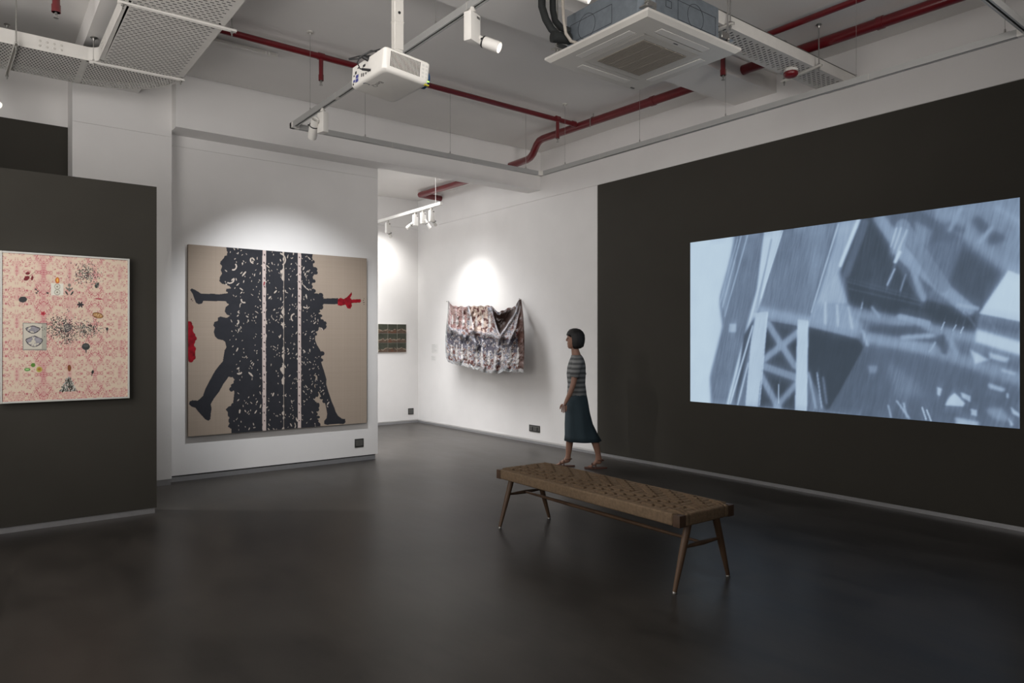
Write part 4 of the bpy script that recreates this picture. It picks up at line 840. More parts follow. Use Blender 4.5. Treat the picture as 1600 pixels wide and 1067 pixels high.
tl = thing('cable_tray', 'wide white perforated cable tray at upper left, curving away to the left', 'cable tray', (0.78, 6.17, ZTR))
X0, X1 = 0.775, 1.375
parts = []
b = MB(); slotted(b, X0, X1, 1.5, 4.98, ZTR); parts.append(b.build('perforated_base', TRAYM, tl))
b = MB(); slotted(b, X0, X1, 4.985, 6.165, ZTR); parts.append(b.build('perforated_base', TRAYM, tl))
# quarter bend
cx, cy, ri, ro = 0.70, 6.17, 0.075, 0.675
def bend_plate(b, px=0.0235, py=0.036, lx=0.0095, ly=0.021):
    """quarter-ring plate punched with a straight staggered pattern, plain rims"""
    ny = int(ro / py) + 1
    for j in range(ny):
        for i in range(int(ro / px) + 1):
            x, y = i * px + (j % 2) * px / 2, j * py
            cs = [(x, y), (x + px, y), (x + px, y + py), (x, y + py)]
            if any(not (ri + .004 < math.hypot(*q) < ro - .003) for q in cs): continue
            hx0, hx1, hy0, hy1 = x + (px - lx) / 2, x + (px + lx) / 2, y + (py - ly) / 2, y + (py + ly) / 2
            vs = [(cx + p[0], cy + p[1], ZTR) for p in cs + [(hx0, hy0), (hx1, hy0), (hx1, hy1), (hx0, hy1)]]
            b.add(vs, [(0, 1, 5, 4), (1, 2, 6, 5), (2, 3, 7, 6), (3, 0, 4, 7)])
    for (r0, r1) in ((ri, ri + .030), (ro - .020, ro)):
        n = 24
        for k in range(n):
            a0, a1 = PI / 2 * k / n, PI / 2 * (k + 1) / n
            b.add([(cx + r_ * math.cos(a), cy + r_ * math.sin(a), ZTR - .0008) for (r_, a) in ((r0, a0), (r1, a0), (r1, a1), (r0, a1))], [(0, 1, 2, 3)])
    b.box(cx + ri, cx + ro, cy - .002, cy + .014, ZTR - .0008, ZTR - .0002)
    b.box(cx - .002, cx + .014, cy + ri, cy + ro, ZTR - .0008, ZTR - .0002)
b = MB(); bend_plate(b); parts.append(b.build('perforated_base', TRAYM, tl))
b = MB(); slotted(b, -1.8, 0.698, cy + ri, cy + ro, ZTR, px=0.0235, py=0.036, lx=0.0095, ly=0.021, margin=0.02); parts.append(b.build('perforated_base', TRAYM, tl))
# side walls with their top lips
b = MB()
for xx in (X0, X1):
    b.box(xx - .0015, xx + .0015, 1.5, 6.17, ZTR, ZTR + HT)
for (rr_, s_) in ((ri, -1), (ro, 1)):
    n = 14
    for k in range(n):
        a0, a1 = PI / 2 * k / n, PI / 2 * (k + 1) / n
        vs = [(cx + rr_ * math.cos(a), cy + rr_ * math.sin(a), zz) for a in (a0, a1) for zz in (ZTR, ZTR + HT)]
        b.add(vs, [(0, 1, 3, 2)], True)
for yy in (cy + ri, cy + ro): b.box(-1.8, 0.70, yy - .0015, yy + .0015, ZTR, ZTR + HT)
parts.append(b.build('side_wall', TRAYM, tl))
INNER = mat('dark_hole_shade', (0.03, 0.03, 0.03), 0.9, noise=.2)  # dark slab added inside the tray so its holes show shade
b = MB(); b.box(X0 + .002, X1 - .002, 1.5, 6.17, ZTR + .055, ZTR + .10); b.box(-1.8, 0.70, cy + ri + .002, cy + ro - .002, ZTR + .055, ZTR + .10)
n = 14; vs = []; fs = []
for k in range(n + 1):
    a = PI / 2 * k / n
    for (r_, zz) in ((ri + .002, ZTR + .055), (ro - .002, ZTR + .055), (ro - .002, ZTR + .10), (ri + .002, ZTR + .10)): vs.append((cx + r_ * math.cos(a), cy + r_ * math.sin(a), zz))
for k in range(n):
    for j in range(4): fs.append((k * 4 + j, k * 4 + (j + 1) % 4, k * 4 + 4 + (j + 1) % 4, k * 4 + 4 + j))
b.add(vs, fs, True); parts.append(b.build('hole_shade_slab', INNER, tl))
def tray_joint(b, x, y, axis, n0, z):                # bolts of a splice plate on the inner side wall
    for i in range(n0):
        for j in range(2):
            p = (x + i * 0.045, y, z + 0.035 + j * 0.035) if axis == 'x' else (x, y + i * 0.045, z + 0.035 + j * 0.035)
            b.lathe([(0.009, 0), (0.008, 0.004), (0, 0.005)], 8, Matrix.Translation(p) @ (Matrix.Rotation(PI / 2, 4, 'X') if axis == 'x' else Matrix.Rotation(-PI / 2, 4, 'Y')))
b = MB(); tray_joint(b, 0.40, cy + ri - .0015, 'x', 4, ZTR); tray_joint(b, X0 - .0015, 5.93, 'y', 3, ZTR); parts.append(b.build('splice_bolts', FITG, tl))
def tray_hanger(p, q, z, ztop, lst, parent, rods=(True, True)):
    p = Vector((*p, z)); q = Vector((*q, z)); d = (q - p).normalized(); L = (q - p).length
    M = Matrix.Translation(p) @ Matrix(((d.x, -d.y, 0, 0), (d.y, d.x, 0, 0), (0, 0, 1, 0), (0, 0, 0, 1)))
    b = MB(); b.box(-.03, L + .03, -.012, -.009, -.018, -.001, M); b.box(-.03, L + .03, .009, .012, -.018, -.001, M); b.box(-.03, L + .03, -.012, .012, -.004, -.001, M)
    lst.append(b.build('support_channel', TRAYM, parent))
    for k, xx in enumerate((0.0, L)):
        if not rods[k]: continue
        pp = p + d * xx; b = MB(); b.tube([pp + Vector((0, 0, -.05)), Vector((pp.x, pp.y, ztop))], 0.005, 8)
        for zz in (-.030, .004): b.tube([pp + Vector((0, 0, zz)), pp + Vector((0, 0, zz + .008))], .011, 6)
        b.lathe([(0.02, 0), (0.024, -.008), (0.012, -.014), (0.006, -.03), (0, -.03)], 12, Matrix.Translation((pp.x, pp.y, ztop)))
        lst.append(b.build('threaded_rod', STEEL, parent))
tray_hanger((X0 - .015, 5.02), (X1 + .05, 5.00), ZTR, 3.758, parts, tl)
tray_hanger((0.745, 6.235), (1.36, 6.20), ZTR, 3.758, parts, tl)
tray_hanger((0.255, 6.215), (0.225, 6.93), ZTR, ZC, parts, tl)
rebase(tl, *parts)

tr2 = thing('cable_tray', 'narrow white perforated cable tray crossing above the cassette unit to the right wall', 'cable tray', (6.1, 3.07, 3.634))
parts = []; Zr = 3.634
b = MB()
slotted(b, 2.953, 3.201, 2.3, 6.098, Zr, px=0.040, py=0.040, lx=0.026, ly=0.013, margin=0.022, f=lambda x, y: (y, x, Zr))
parts.append(b.build('perforated_base', TRAYM, tr2))
b = MB(); b.box(2.3, 6.098, 2.950, 2.953, Zr, Zr + .09); b.box(2.3, 6.098, 3.201, 3.204, Zr, Zr + .09); parts.append(b.build('side_wall', TRAYM, tr2))
b = MB(); b.box(2.3, 6.098, 2.947, 2.956, Zr + .088, Zr + .094); b.box(2.3, 6.098, 3.198, 3.207, Zr + .088, Zr + .094); parts.append(b.build('top_lip', mat('dark_tray_lip', (.10, .10, .09), .6, noise=.1), tr2))
b = MB(); b.box(2.3, 6.09, 2.956, 3.198, Zr + .05, Zr + .085); parts.append(b.build('hole_shade_slab', INNER, tr2))  # added dark slab, gives these slots their shade
tray_hanger((5.40, 2.905), (5.47, 3.25), Zr, ZC, parts, tr2)
tray_hanger((4.20, 2.905), (4.20, 3.25), Zr, ZC, parts, tr2)
rebase(tr2, *parts)
dt = thing('smoke_detector', 'round red and white detector fixed under the tray on the right', 'detector', (5.30, 3.09, 3.632))
b = MB(); b.lathe([(0.0, 0.0), (0.052, 0.0), (0.056, -0.006), (0.056, -0.020), (0.050, -0.024), (0, -.024)], 28); b.build('detector_base', FIT, dt)
b = MB(); b.lathe([(0.049, -0.022), (0.058, -0.030), (0.057, -0.048), (0.045, -0.062), (0.020, -0.070), (0, -0.071)], 28); b.build('detector_dome', REDD, dt)

# ------------------------------------------------------------------ cassette air conditioner
ZA = 3.25
ac = thing('air_conditioner', 'white four-way ceiling cassette air conditioner with grey metal body hung on rods', 'air conditioner', (3.455, 3.065, ZA))
HP = 0.448
b = MB()
def ringq(b, o, i, z, zi=None):
    zi = z if zi is None else zi
    vs = [(-o, -o, z), (o, -o, z), (o, o, z), (-o, o, z), (-i, -i, zi), (i, -i, zi), (i, i, zi), (-i, i, zi)]
    b.add(vs, [(0, 1, 5, 4), (1, 2, 6, 5), (2, 3, 7, 6), (3, 0, 4, 7)])
o_ = HP
vs = [(-o_, -o_, .034), (o_, -o_, .034), (o_, o_, .034), (-o_, o_, .034), (-o_, -o_, .020), (o_, -o_, .020), (o_, o_, .020), (-o_, o_, .020)]
b.add(vs, [(0, 1, 5, 4), (1, 2, 6, 5), (2, 3, 7, 6), (3, 0, 4, 7), (0, 1, 2, 3)])
ringq(b, HP, HP - .028, .020, 0.0)
# underside with four outlet openings
a1, a0, s0 = HP - .028, 0.265, 0.235       # outer, inner limit, half length of outlet
def quad(b, x0, x1, y0, y1, z=0.0): b.add([(x0, y0, z), (x1, y0, z), (x1, y1, z), (x0, y1, z)], [(0, 1, 2, 3)])
oi, oo = 0.300, 0.368
for k in range(4):
    M = Matrix.Rotation(k * PI / 2, 4, 'Z'); bb = MB()
    bb.box(-s0, s0, oo, a1, 0, .012); bb.box(-s0, s0, a0, oi, 0, .012); bb.box(s0, a1, a0, a1, 0, .012); bb.box(-a0, -s0, a0, a1, 0, .012)
    b.add(bb.v, bb.f, False, M)
for k in range(4): b.box(-a0, a0, .256, a0, .0005, .012, Matrix.Rotation(k * PI / 2, 4, 'Z'))
b.build('fascia_panel', mat('air_con_plastic', (0.62, 0.60, 0.56), 0.4, noise=.015), ac)
b = MB(); ringq(b, .259, .205, -.002, -.001); b.box(-.2572, .2572, -.2572, .2572, .001, .003)
for (x0, x1, y0, y1) in ((-.255, .255, -.255, -.252), (-.255, .255, .252, .255), (-.255, -.252, -.255, .255), (.252, .255, -.255, .255)): b.box(x0, x1, y0, y1, -.002, .004)
gp = b.build('grille_frame', FITG, ac)
b = MB(); b.box(-.205, .205, -.205, .205, .0005, .0009); b.build('filter', mat('dark_filter', (.05, .045, .04), .9, noise=.1), gp)
b = MB(); nsl = 34
for k in range(nsl):
    y_ = -.203 + .406 * (k + .5) / nsl
    b.box(-.205, .205, y_ - .0036, y_ + .0036, -.0045, -.0005)
for x_ in (-.10, 0, .10): b.box(x_ - .003, x_ + .003, -.205, .205, -.005, -.0005)
put(b.build('grille_slats', mat('grille_plastic', (0.30, 0.27, 0.225), 0.6, noise=.03), gp), 'stuff')
for k in range(4):
    M = Matrix.Rotation(k * PI / 2, 4, 'Z')
    b = MB(); b.rbox(-s0 + .004, s0 - .002, oi + .009, oo - .002, -.0015, .006, .001, 1, M); b.build('outlet_flap', FIT, ac)
    b = MB(); b.box(-s0, s0, oi, oo, .0105, .0115, M); b.build('outlet_shade', SHADOWGAP, ac)  # dark plate stands in for shade in the gap round the flap
b = MB(); b.rbox(-.02, .02, -.2852, -.2768, -.0015, .001, .0005, 1); b.build('maker_badge', GREYP, ac)
b = MB(); b.rbox(.33, .365, .385, .40, -.003, .001, .001, 1); b.build('receiver_window', GREYP2, ac)
# body: square with cut corners
hb, ch = 0.378, 0.075
oct_ = [(-hb + ch, -hb), (hb - ch, -hb), (hb, -hb + ch), (hb, hb - ch), (hb - ch, hb), (-hb + ch, hb), (-hb, hb - ch), (-hb, -hb + ch)]
b = MB(); b.loft([[(x, y, z) for x, y in oct_] for z in (.034, .275)], smooth=False)
b.loft([[(x * 1.012, y * 1.012, z) for x, y in oct_] for z in (.05, .058)], smooth=False)
body = b.build('metal_body', GALV, ac)
def score(b, pts, r=.0014): b.tube(pts, r, 4, cap=False)
b = MB()
for k, (px, s) in enumerate(((0.06, 1), (0.0, 1))):
    M = Matrix.Rotation(-k * PI / 2, 4, 'Z'); y_ = -hb - .001
    def P(x, z): return (x, y_, z)
    rx0, rx1 = (-.10, .27) if k == 0 else (-.27, .10)
    bb = MB()
    for (p, q) in (((rx0, .09), (rx1, .09)), ((rx1, .09), (rx1, .205)), ((rx1, .205), (rx0, .205)), ((rx0, .205), (rx0, .09))): score(bb, [P(*p), P(*q)])
    cxx = rx0 + .17 if k == 0 else rx0 + .15
    score(bb, [P(cxx + .078 * math.cos(t * PI / 14), .150 + .078 * math.sin(t * PI / 14)) for t in range(29)])
    if k == 0:
        for (p, q) in (((-.21, .135), (-.16, .135)), ((-.16, .135), (-.16, .175)), ((-.16, .175), (-.21, .175)), ((-.21, .175), (-.21, .135))): score(bb, [P(*p), P(*q)])
    b.add(bb.v, bb.f, False, M)
b.build('knockout_score', LINE, body)
b = MB(); b.box(-.30, -.20, -hb - .0006, -hb, .20, .27); b.build('blue_sticker', mat('blue_sticker', (.03, .05, .20), .5, noise=.05), body)
for (sx, sy) in ((-1, -1), (1, -1), (-1, 1), (1, 1)):
    x_, y_ = sx * (hb + .01), sy * (hb + .01)
    if (sx, sy) == (-1, -1): x_, y_ = -hb + .01, -hb + .01
    b = MB(); b.rbox(x_ - .03, x_ + .03, y_ - .03, y_ + .03, .085, .092, .001, 1); b.rbox(min(x_, x_ * .8), max(x_, x_ * .8), y_ - .012, y_ + .012, .085, .130, .002, 1)
    br = b.build('mounting_bracket', STEEL, ac)
    b = MB(); b.tube([(x_, y_, .05), (x_, y_, ZC - ZA)], .0055, 8)
    for zz in (.070, .093, .110): b.tube([(x_, y_, zz), (x_, y_, zz + .012)], .014, 6)
    b.lathe([(0, 0), (.02, 0), (.02, -.01), (.008, -.03), (0, -.03)], 12, Matrix.Translation((x_, y_, ZC - ZA))); b.build('threaded_rod', STEEL, br)
hp = thing('insulated_pipes', 'pair of thick black foam insulated pipes curving into the cassette unit', 'pipe', (3.08, 3.36, 3.35))
for (dx, pts) in ((0, [(2.90, 3.42, 3.96), (2.905, 3.42, 3.56), (2.925, 3.405, 3.48), (2.955, 3.385, 3.42), (2.995, 3.36, 3.375), (3.04, 3.34, 3.362), (3.068, 3.338, 3.357)]),
                  (1, [(2.99, 3.42, 3.96), (2.99, 3.41, 3.56), (3.0, 3.40, 3.49), (3.025, 3.37, 3.44), (3.045, 3.345, 3.425), (3.066, 3.338, 3.42)])):
    b = MB(); b.tube(pts, .0245 if dx == 0 else .021, 14); o = b.build('foam_sleeve', FOAM, hp); rebase(hp, o)
b = MB(); b.tube([(2.95, 3.375, 3.365), (3.072, 3.338, 3.37)], .036, 14); rebase(hp, b.build('foam_wrap', FOAM, hp))
dh = thing('drain_hose', 'thin cream drain hose hanging beside the black insulated pipes', 'hose', (3.0, 3.30, 3.3))
b = MB(); b.tube([(2.985, 3.31, 3.96), (2.985, 3.31, 3.60), (2.99, 3.305, 3.46), (3.0, 3.295, 3.37), (3.03, 3.28, 3.325), (3.072, 3.27, 3.32)], .0105, 12); o = b.build('hose', mat('cream_hose', (.42, .38, .33), .5, noise=.03), dh); rebase(dh, o)

# ------------------------------------------------------------------ projector
pj = thing('projector', 'white ceiling projector with side vents and black cables, lens toward the right wall', 'projector', (1.668, 3.15, 2.739), (0, 0.079, 0.026))
PJ = mat('projector_shell', (0.68, 0.66, 0.62), 0.4, noise=.015)
a_, b_, c_ = .129, .174, .057
rings = []
def rr_ring(ax, by, z, rc, n=6):
    out = []
    for (sx, sy, t0) in ((1, 1, 0), (-1, 1, 1), (-1, -1, 2), (1, -1, 3)):
        for k in range(n + 1):
            t = (t0 + k / n) * PI / 2
            out.append((sx * (ax - rc) + rc * math.cos(t), sy * (by - rc) + rc * math.sin(t), z))
    return out
b = MB()
b.loft([rr_ring(a_ - .022, b_ - .022, -c_, .03), rr_ring(a_ - .008, b_ - .008, -c_ + .003, .03), rr_ring(a_ - .001, b_ - .001, -c_ + .012, .027), rr_ring(a_, b_, -c_ + .03, .022), rr_ring(a_, b_, c_ - .006, .018), rr_ring(a_ - .006, b_ - .006, c_, .015)])
sh = b.build('shell', PJ, pj)
b = MB()
nv = 22
for k in range(nv):
    x_ = -a_ + .036 + (2 * a_ - .098) * k / (nv - 1)
    b.box(x_ - .0021, x_ + .0021, -b_ - .0008, -b_ + .002, -c_ + .026, c_ - .014)
put(b.build('vent_slots', mat('vent_shadow', (.035, .030, .024), .8, noise=.05), pj), 'stuff')
b = MB()
for k in range(2):
    for i in range(4): b.box(a_ - .048 + k * .02, a_ - .036 + k * .02, -b_ - .0006, -b_ + .001, c_ - .030 - i * .019, c_ - .019 - i * .019)
b.build('keypad', mat('keypad_grey', (.56, .55, .52), .5, noise=.03), pj)
b = MB(); b.lathe([(0, -.0), (.040, 0), (.044, .006), (.044, .020), (.038, .026), (.030, .018), (0, .014)], 28, Matrix.Translation((a_ - .004, -b_ + .07, -.005)) @ Matrix.Rotation(PI / 2, 4, 'Y')); b.build('lens_ring', mat('blue_lens_ring', (.01, .05, .13), .25, coat=.5, noise=.05), pj)
b = MB(); b.lathe([(.030, .017), (.02, .022), (0, .024)], 24, Matrix.Translation((a_ - .004, -b_ + .07, -.005)) @ Matrix.Rotation(PI / 2, 4, 'Y')); b.build('lens_glass', mat('projector_glass', (.3, .35, .45), .05, emit=(.7, .85, 1.0), estr=2.0), pj)
# ports on the rear face
for (y0, z0, w2, h2, nm, m_) in ((.10, -.012, .013, .008, 'vga_port', 'b'), (.10, -.032, .013, .008, 'vga_port', 'b'), (.130, -.028, .008, .006, 'vga_port', 'b'), (.135, .0, .004, .004, 'audio_jack', 'k'), (.138, -.042, .004, .004, 'audio_jack', 'k'),
                                 (.118, .012, .007, .007, 'audio_jack', 'k'), (.03, .022, .012, .006, 'usb_port', 'k'), (.05, -.020, .004, .008, 'hdmi_port', 'k'), (.03, -.024, .004, .008, 'hdmi_port', 'k'), (.005, -.024, .004, .005, 'hdmi_port', 'k'), (-.02, -.02, .004, .005, 'hdmi_port', 'k'), (.09, .030, .010, .003, 'usb_port', 'k')):
    b = MB(); b.box(-a_ - .002, -a_ + .002, y0 - w2, y0 + w2, z0 - h2, z0 + h2); b.build(nm, mat('port_blue', (.03, .04, .22), .4, noise=.05) if m_ == 'b' else BLACKP, pj)
# lettering-like mark on the underside, stripe label, lamp leds
def text_mesh(s, size, name, m, parent, M):
    cu = bpy.data.curves.new(name, 'FONT'); cu.body = s; cu.size = size; cu.extrude = 0.0004; cu.align_x = 'CENTER'; cu.align_y = 'CENTER'
    t = bpy.data.objects.new(name, cu); COL.objects.link(t); dg = bpy.context.evaluated_depsgraph_get(); me = bpy.data.meshes.new_from_object(t.evaluated_get(dg)); bpy.data.objects.remove(t)
    me.transform(M); me.materials.clear(); me.materials.append(m); o = bpy.data.objects.new(name, me); COL.objects.link(o); o.parent = parent; return o
MARK = mat('grey_logo_print', (.22, .21, .20), .5, noise=.05)
text_mesh('BenQ', .036, 'logo_lettering', MARK, pj, Matrix.Translation((-.062, .005, -c_ - .0002)) @ Matrix.Rotation(PI / 2, 4, 'Z') @ Matrix.Rotation(PI, 4, 'X') )
b = MB(); b.add([(-.118, .052, -c_ - .0005 + .002), (-.112, .064, -c_ - .0004 + .002), (-.112, .036, -c_ - .0004), (-.084, .040, -c_ - .0004), (-.086, .048, -c_ - .0004)], [(0, 1, 4, 3, 2)]); b.build('stripe_label', mat('navy_label', (.03, .05, .09), .5, noise=.05), pj)
b = MB(); b.rbox(a_ - .012, a_ - .002, -b_ - .001, -b_ + .003, -c_ + .016, -c_ + .021, .0008, 1); b.build('status_led', mat('green_led', (.3, .6, .1), .4, emit=(.45, 1.0, .08), estr=1.6), pj)
b = MB(); b.rbox(a_ - .022, a_ + .001, -b_ + .004, -b_ + .018, -c_ - .001, -c_ + .006, .0008, 1); b.build('warning_label', mat('yellow_label', (.45, .38, .03), .5, noise=.05), pj)
# ceiling mount pole
mt = thing('projector_mount', 'grey square ceiling pole and bracket holding the projector', 'mount', (1.755, 3.23, 2.80))
b = MB(); b.rbox(-.027, .027, -.019, .019, .12, ZC - 2.80, .003, 1); b.rbox(-.024, .024, -.016, .016, .02, .20, .002, 1); b.box(-.029, .029, -.021, .021, .262, .266)
b.lathe([(0, 0), (.07, 0), (.07, -.01), (0, -.01)], 24, Matrix.Translation((0, 0, ZC - 2.80))); b.build('pole', FITG, mt)
b = MB()
for s_ in (-1, 1):
    for (dx, dz) in ((-.010, .055), (.012, .055)): b.lathe([(.004, 0), (.004, .001), (0, .001)], 8, Matrix.Translation((dx, -.0195 if s_ < 0 else .0195, dz)) @ Matrix.Rotation(PI / 2 * -s_, 4, 'X'))
b.lathe([(.008, 0), (.007, .004), (0, .005)], 8, Matrix.Translation((0, -.0195, .31)) @ Matrix.Rotation(PI / 2, 4, 'X')); b.build('bolt', BLACKP, mt)
b = MB(); b.rbox(-.12, .05, -.06, .06, .010, .018, .002, 1); b.rbox(-.035, .035, -.03, .03, .006, .035, .003, 1)
for (x_, y_) in ((-.15, -.12), (.02, -.15), (-.14, .04), (.03, .05)): b.tube([(-.03, -.02, .014), (x_, y_, .014), (x_, y_, .004 if x_ < 0 else -.006)], .006, 8)
b.build('bracket', BLACKP, mt)
cbl = thing('cable', 'black cables looped behind the projector into its rear sockets', 'cable', (1.56, 3.10, 2.80))
b = MB(); P0 = Vector((1.56, 3.10, 2.80))
def rel(pts): return [Vector(p) - P0 for p in pts]
b.tube(rel([(1.735, 3.21, 2.86), (1.70, 3.15, 2.835), (1.65, 3.08, 2.825), (1.60, 3.05, 2.825), (1.57, 3.07, 2.825), (1.535, 3.12, 2.815), (1.515, 3.18, 2.80), (1.49, 3.24, 2.81), (1.50, 3.27, 2.825), (1.53, 3.20, 2.825), (1.555, 3.12, 2.805)]), .0035, 8)
b.tube(rel([(1.60, 3.09, 2.822), (1.55, 3.12, 2.83), (1.505, 3.15, 2.80), (1.49, 3.15, 2.765), (1.50, 3.14, 2.735), (1.53, 3.115, 2.727)]), .0032, 8); b.build('cable_loop', BLACKP, cbl)
b = MB(); b.tube(rel([(1.505, 3.13, 2.731), (1.541, 3.105, 2.727)]), .0085, 10, flat=.7); b.tube(rel([(1.525, 3.155, 2.806), (1.545, 3.135, 2.79)]), .012, 10); b.build('plug', BLACKP, cbl)

# ------------------------------------------------------------------ small ceiling things
bt = thing('batten_strip', 'slim white surface batten fixed to the ceiling at the upper left', 'light fitting', (1.45, 6.17, ZC))
b = MB(); b.rbox(0, .60, -.016, .016, -.030, -.001, .003, 1); b.rbox(.62, .70, -.016, .016, -.030, -.001, .003, 1); b.rbox(-.04, 0.0, -.02, .02, -.034, -.001, .003, 1); b.build('channel', FIT, bt)
b = MB(); b.box(.01, .59, -.0165, -.008, -.0305, -.006); b.box(.63, .69, -.0165, -.008, -.0305, -.006); b.build('slot', FITG, bt)

# ------------------------------------------------------------------ woven bench
bn = thing('bench', 'long low wooden bench with a woven paper-cord seat and splayed round legs', 'bench', (3.338, 3.318, 0.0), (0, 0, -0.0275))
WOOD = mat('dark_stained_wood', (0.16, 0.095, 0.055), 0.5, vary=(0.095, 0.055, 0.032), nscale=14, stretch=(1, 1, 0.12), bump=.05, bscale=40)
WOODB = mat('end_grain_wood', (0.115, 0.068, 0.042), 0.55, vary=(0.075, 0.043, 0.027), nscale=22, stretch=(1, .3, 1))
def cord_material(name, axis, scale, col=(0.235, 0.165, 0.105)):
    m = mat(name, col, 0.85, noise=.16, nscale=60, spec=.2)
    nt = m.node_tree; bs = nt.nodes['Principled BSDF']; tc = nt.nodes.new('ShaderNodeTexCoord'); wv = nt.nodes.new('ShaderNodeTexWave')
    wv.wave_type = 'BANDS'; wv.bands_direction = axis; wv.inputs['Scale'].default_value = scale; wv.inputs['Distortion'].default_value = 0.6; wv.inputs['Detail'].default_value = 1
    nt.links.new(tc.outputs['Object'], wv.inputs['Vector']); bp = nt.nodes.new('ShaderNodeBump'); bp.inputs['Strength'].default_value = .55; bp.inputs['Distance'].default_value = .002
    nt.links.new(wv.outputs['Fac'], bp.inputs['Height']); nt.links.new(bp.outputs[0], bs.inputs['Normal']); return m
CORDY = cord_material('paper_cord_across', 'Y', 48); CORDX = cord_material('paper_cord_along', 'X', 48); CORDL = cord_material('paper_cord_length', 'X', 48, (0.170, 0.116, 0.072))  # length cord darkened to stand for shade in the weave's gaps
BX, BY, BT, BB = 0.2425, 0.878, 0.440, 0.374
# corner blocks
for sx in (-1, 1):
    for sy in (-1, 1):
        b = MB(); x0, x1 = sorted((sx * (BX - .052), sx * BX)); y0, y1 = sorted((sy * (BY - .050), sy * BY))
        b.rbox(x0, x1, y0, y1, BB - .003, BT - .002, .004, 2); b.build('corner_block', WOODB, bn)
# rails wrapped in cord: four sides, each a bank of wraps (cord as fine ridges)
def wrap(x0, x1, y0, y1, m, name='wrapped_rail', r=.012):
    b = MB(); b.rbox(x0, x1, y0, y1, BB - .001, BT + .003, r, 3); return b.build(name, m, bn)
for sx in (-1, 1):
    x0, x1 = sorted((sx * (BX - .050), sx * (BX + .002)))
    wrap(x0, x1, -BY + .051, BY - .051, CORDY)
for sy in (-1, 1):
    y0, y1 = sorted((sy * (BY - .048), sy * (BY + .002)))
    for (x0, x1) in ((-BX + .053, -BX + .084), (-BX + .088, BX - .088), (BX - .084, BX - .053)): wrap(x0, x1, y0, y1, CORDX)
# woven field: bands across and bands along, crossing in a herringbone twill
NX, NY = 12, 34
xa_, xb_ = -BX + .040, BX - .040; ya_, yb_ = -BY + .040, BY - .040
dx, dy = (xb_ - xa_) / NX, (yb_ - ya_) / NY
def over(i, j):                                     # True: the along-band is on top at (column i, row j)
    c = i if i < NX / 2 else NX - 1 - i
    return (j + c) % 4 < 2
ZW = BT - .002; AH = .0125
def band(path, half, axis, m, nm):
    """strip with a rounded cross section following path = [(s, z)], laid along axis at fixed cross position"""
    b = MB(); cs = [(-1, -.012), (-.88, -.003), (-.45, .0022), (0, .003), (.45, .0022), (.88, -.003), (1, -.012)]
    vs = []; fs = []
    for (s, z, c) in path:
        for (u, dz) in cs:
            vs.append((s, c + u * half, z + dz) if axis == 'x' else (c + u * half, s, z + dz))
    k = len(cs)
    for i in range(len(path) - 1):
        for j in range(k - 1): a = i * k + j; fs.append((a, a + 1, a + 1 + k, a + k) if axis == 'y' else (a, a + k, a + 1 + k, a + 1))
    b.add(vs, fs, True); return b.build(nm, m, bn)
for j in range(NY):
    y = ya_ + dy * (j + .5); path = [(-BX + .012, BT + .001, y), (xa_ - .006, BT + .003, y)]
    for i in range(NX):
        x = xa_ + dx * (i + .5); h = -AH if over(i, j) else AH * .55
        path += [(x - dx * .30, ZW + h, y), (x + dx * .30, ZW + h, y)]
    path += [(xb_ + .006, BT + .003, y), (BX - .012, BT + .001, y)]
    band(path, dy * .43, 'x', CORDY, 'cross_band')
for i in range(NX):
    x = xa_ + dx * (i + .5); path = [(-BY + .012, BT + .001, x), (ya_ - .006, BT + .003, x)]
    for j in range(NY):
        y = ya_ + dy * (j + .5); h = AH if over(i, j) else -AH
        path += [(y - dy * .30, ZW + h, x), (y + dy * .30, ZW + h, x)]
    path += [(yb_ + .006, BT + .003, x), (BY - .012, BT + .001, x)]
    band(path, dx * .40, 'y', CORDL, 'length_band')
legs = {}
for sx in (-1, 1):
    for sy in (-1, 1):
        top = Vector((sx * .122, sy * .838, BB + .002)); bot = Vector((sx * (.238), sy * .838, .012))
        d = (bot - top); b = MB()
        b.tube([top, top + d * .45, top + d * .75, bot], [.0215, .0195, .0155, .0118], 18); lg = b.build('leg', WOOD, bn)
        b = MB(); b.lathe([(0, 0), (.0125, 0), (.0135, .004), (.0125, .009), (.010, .013), (0, .013)], 16, Matrix.Translation((bot.x, bot.y, .0))); put(b.build('foot_glide', STEEL, lg))
        legs[sx, sy] = (top, bot)
def onleg(sx, sy, z):
    t, q = legs[sx, sy]; k = (t.z - z) / (t.z - q.z); return t + (q - t) * k
mids = []
for sy in (-1, 1):
    p, q = onleg(-1, sy, .245), onleg(1, sy, .245); m_ = (p + q) / 2
    b = MB(); b.tube([p, p * .75 + q * .25, m_, p * .25 + q * .75, q], [.007, .0115, .0145, .0115, .007], 14); b.build('cross_stretcher', WOOD, bn); mids.append(m_)
b = MB(); p, q = mids; b.tube([p, p * .8 + q * .2, (p + q) / 2, p * .2 + q * .8, q], [.008, .0115, .0135, .0115, .008], 14); b.build('long_stretcher', WOOD, bn)

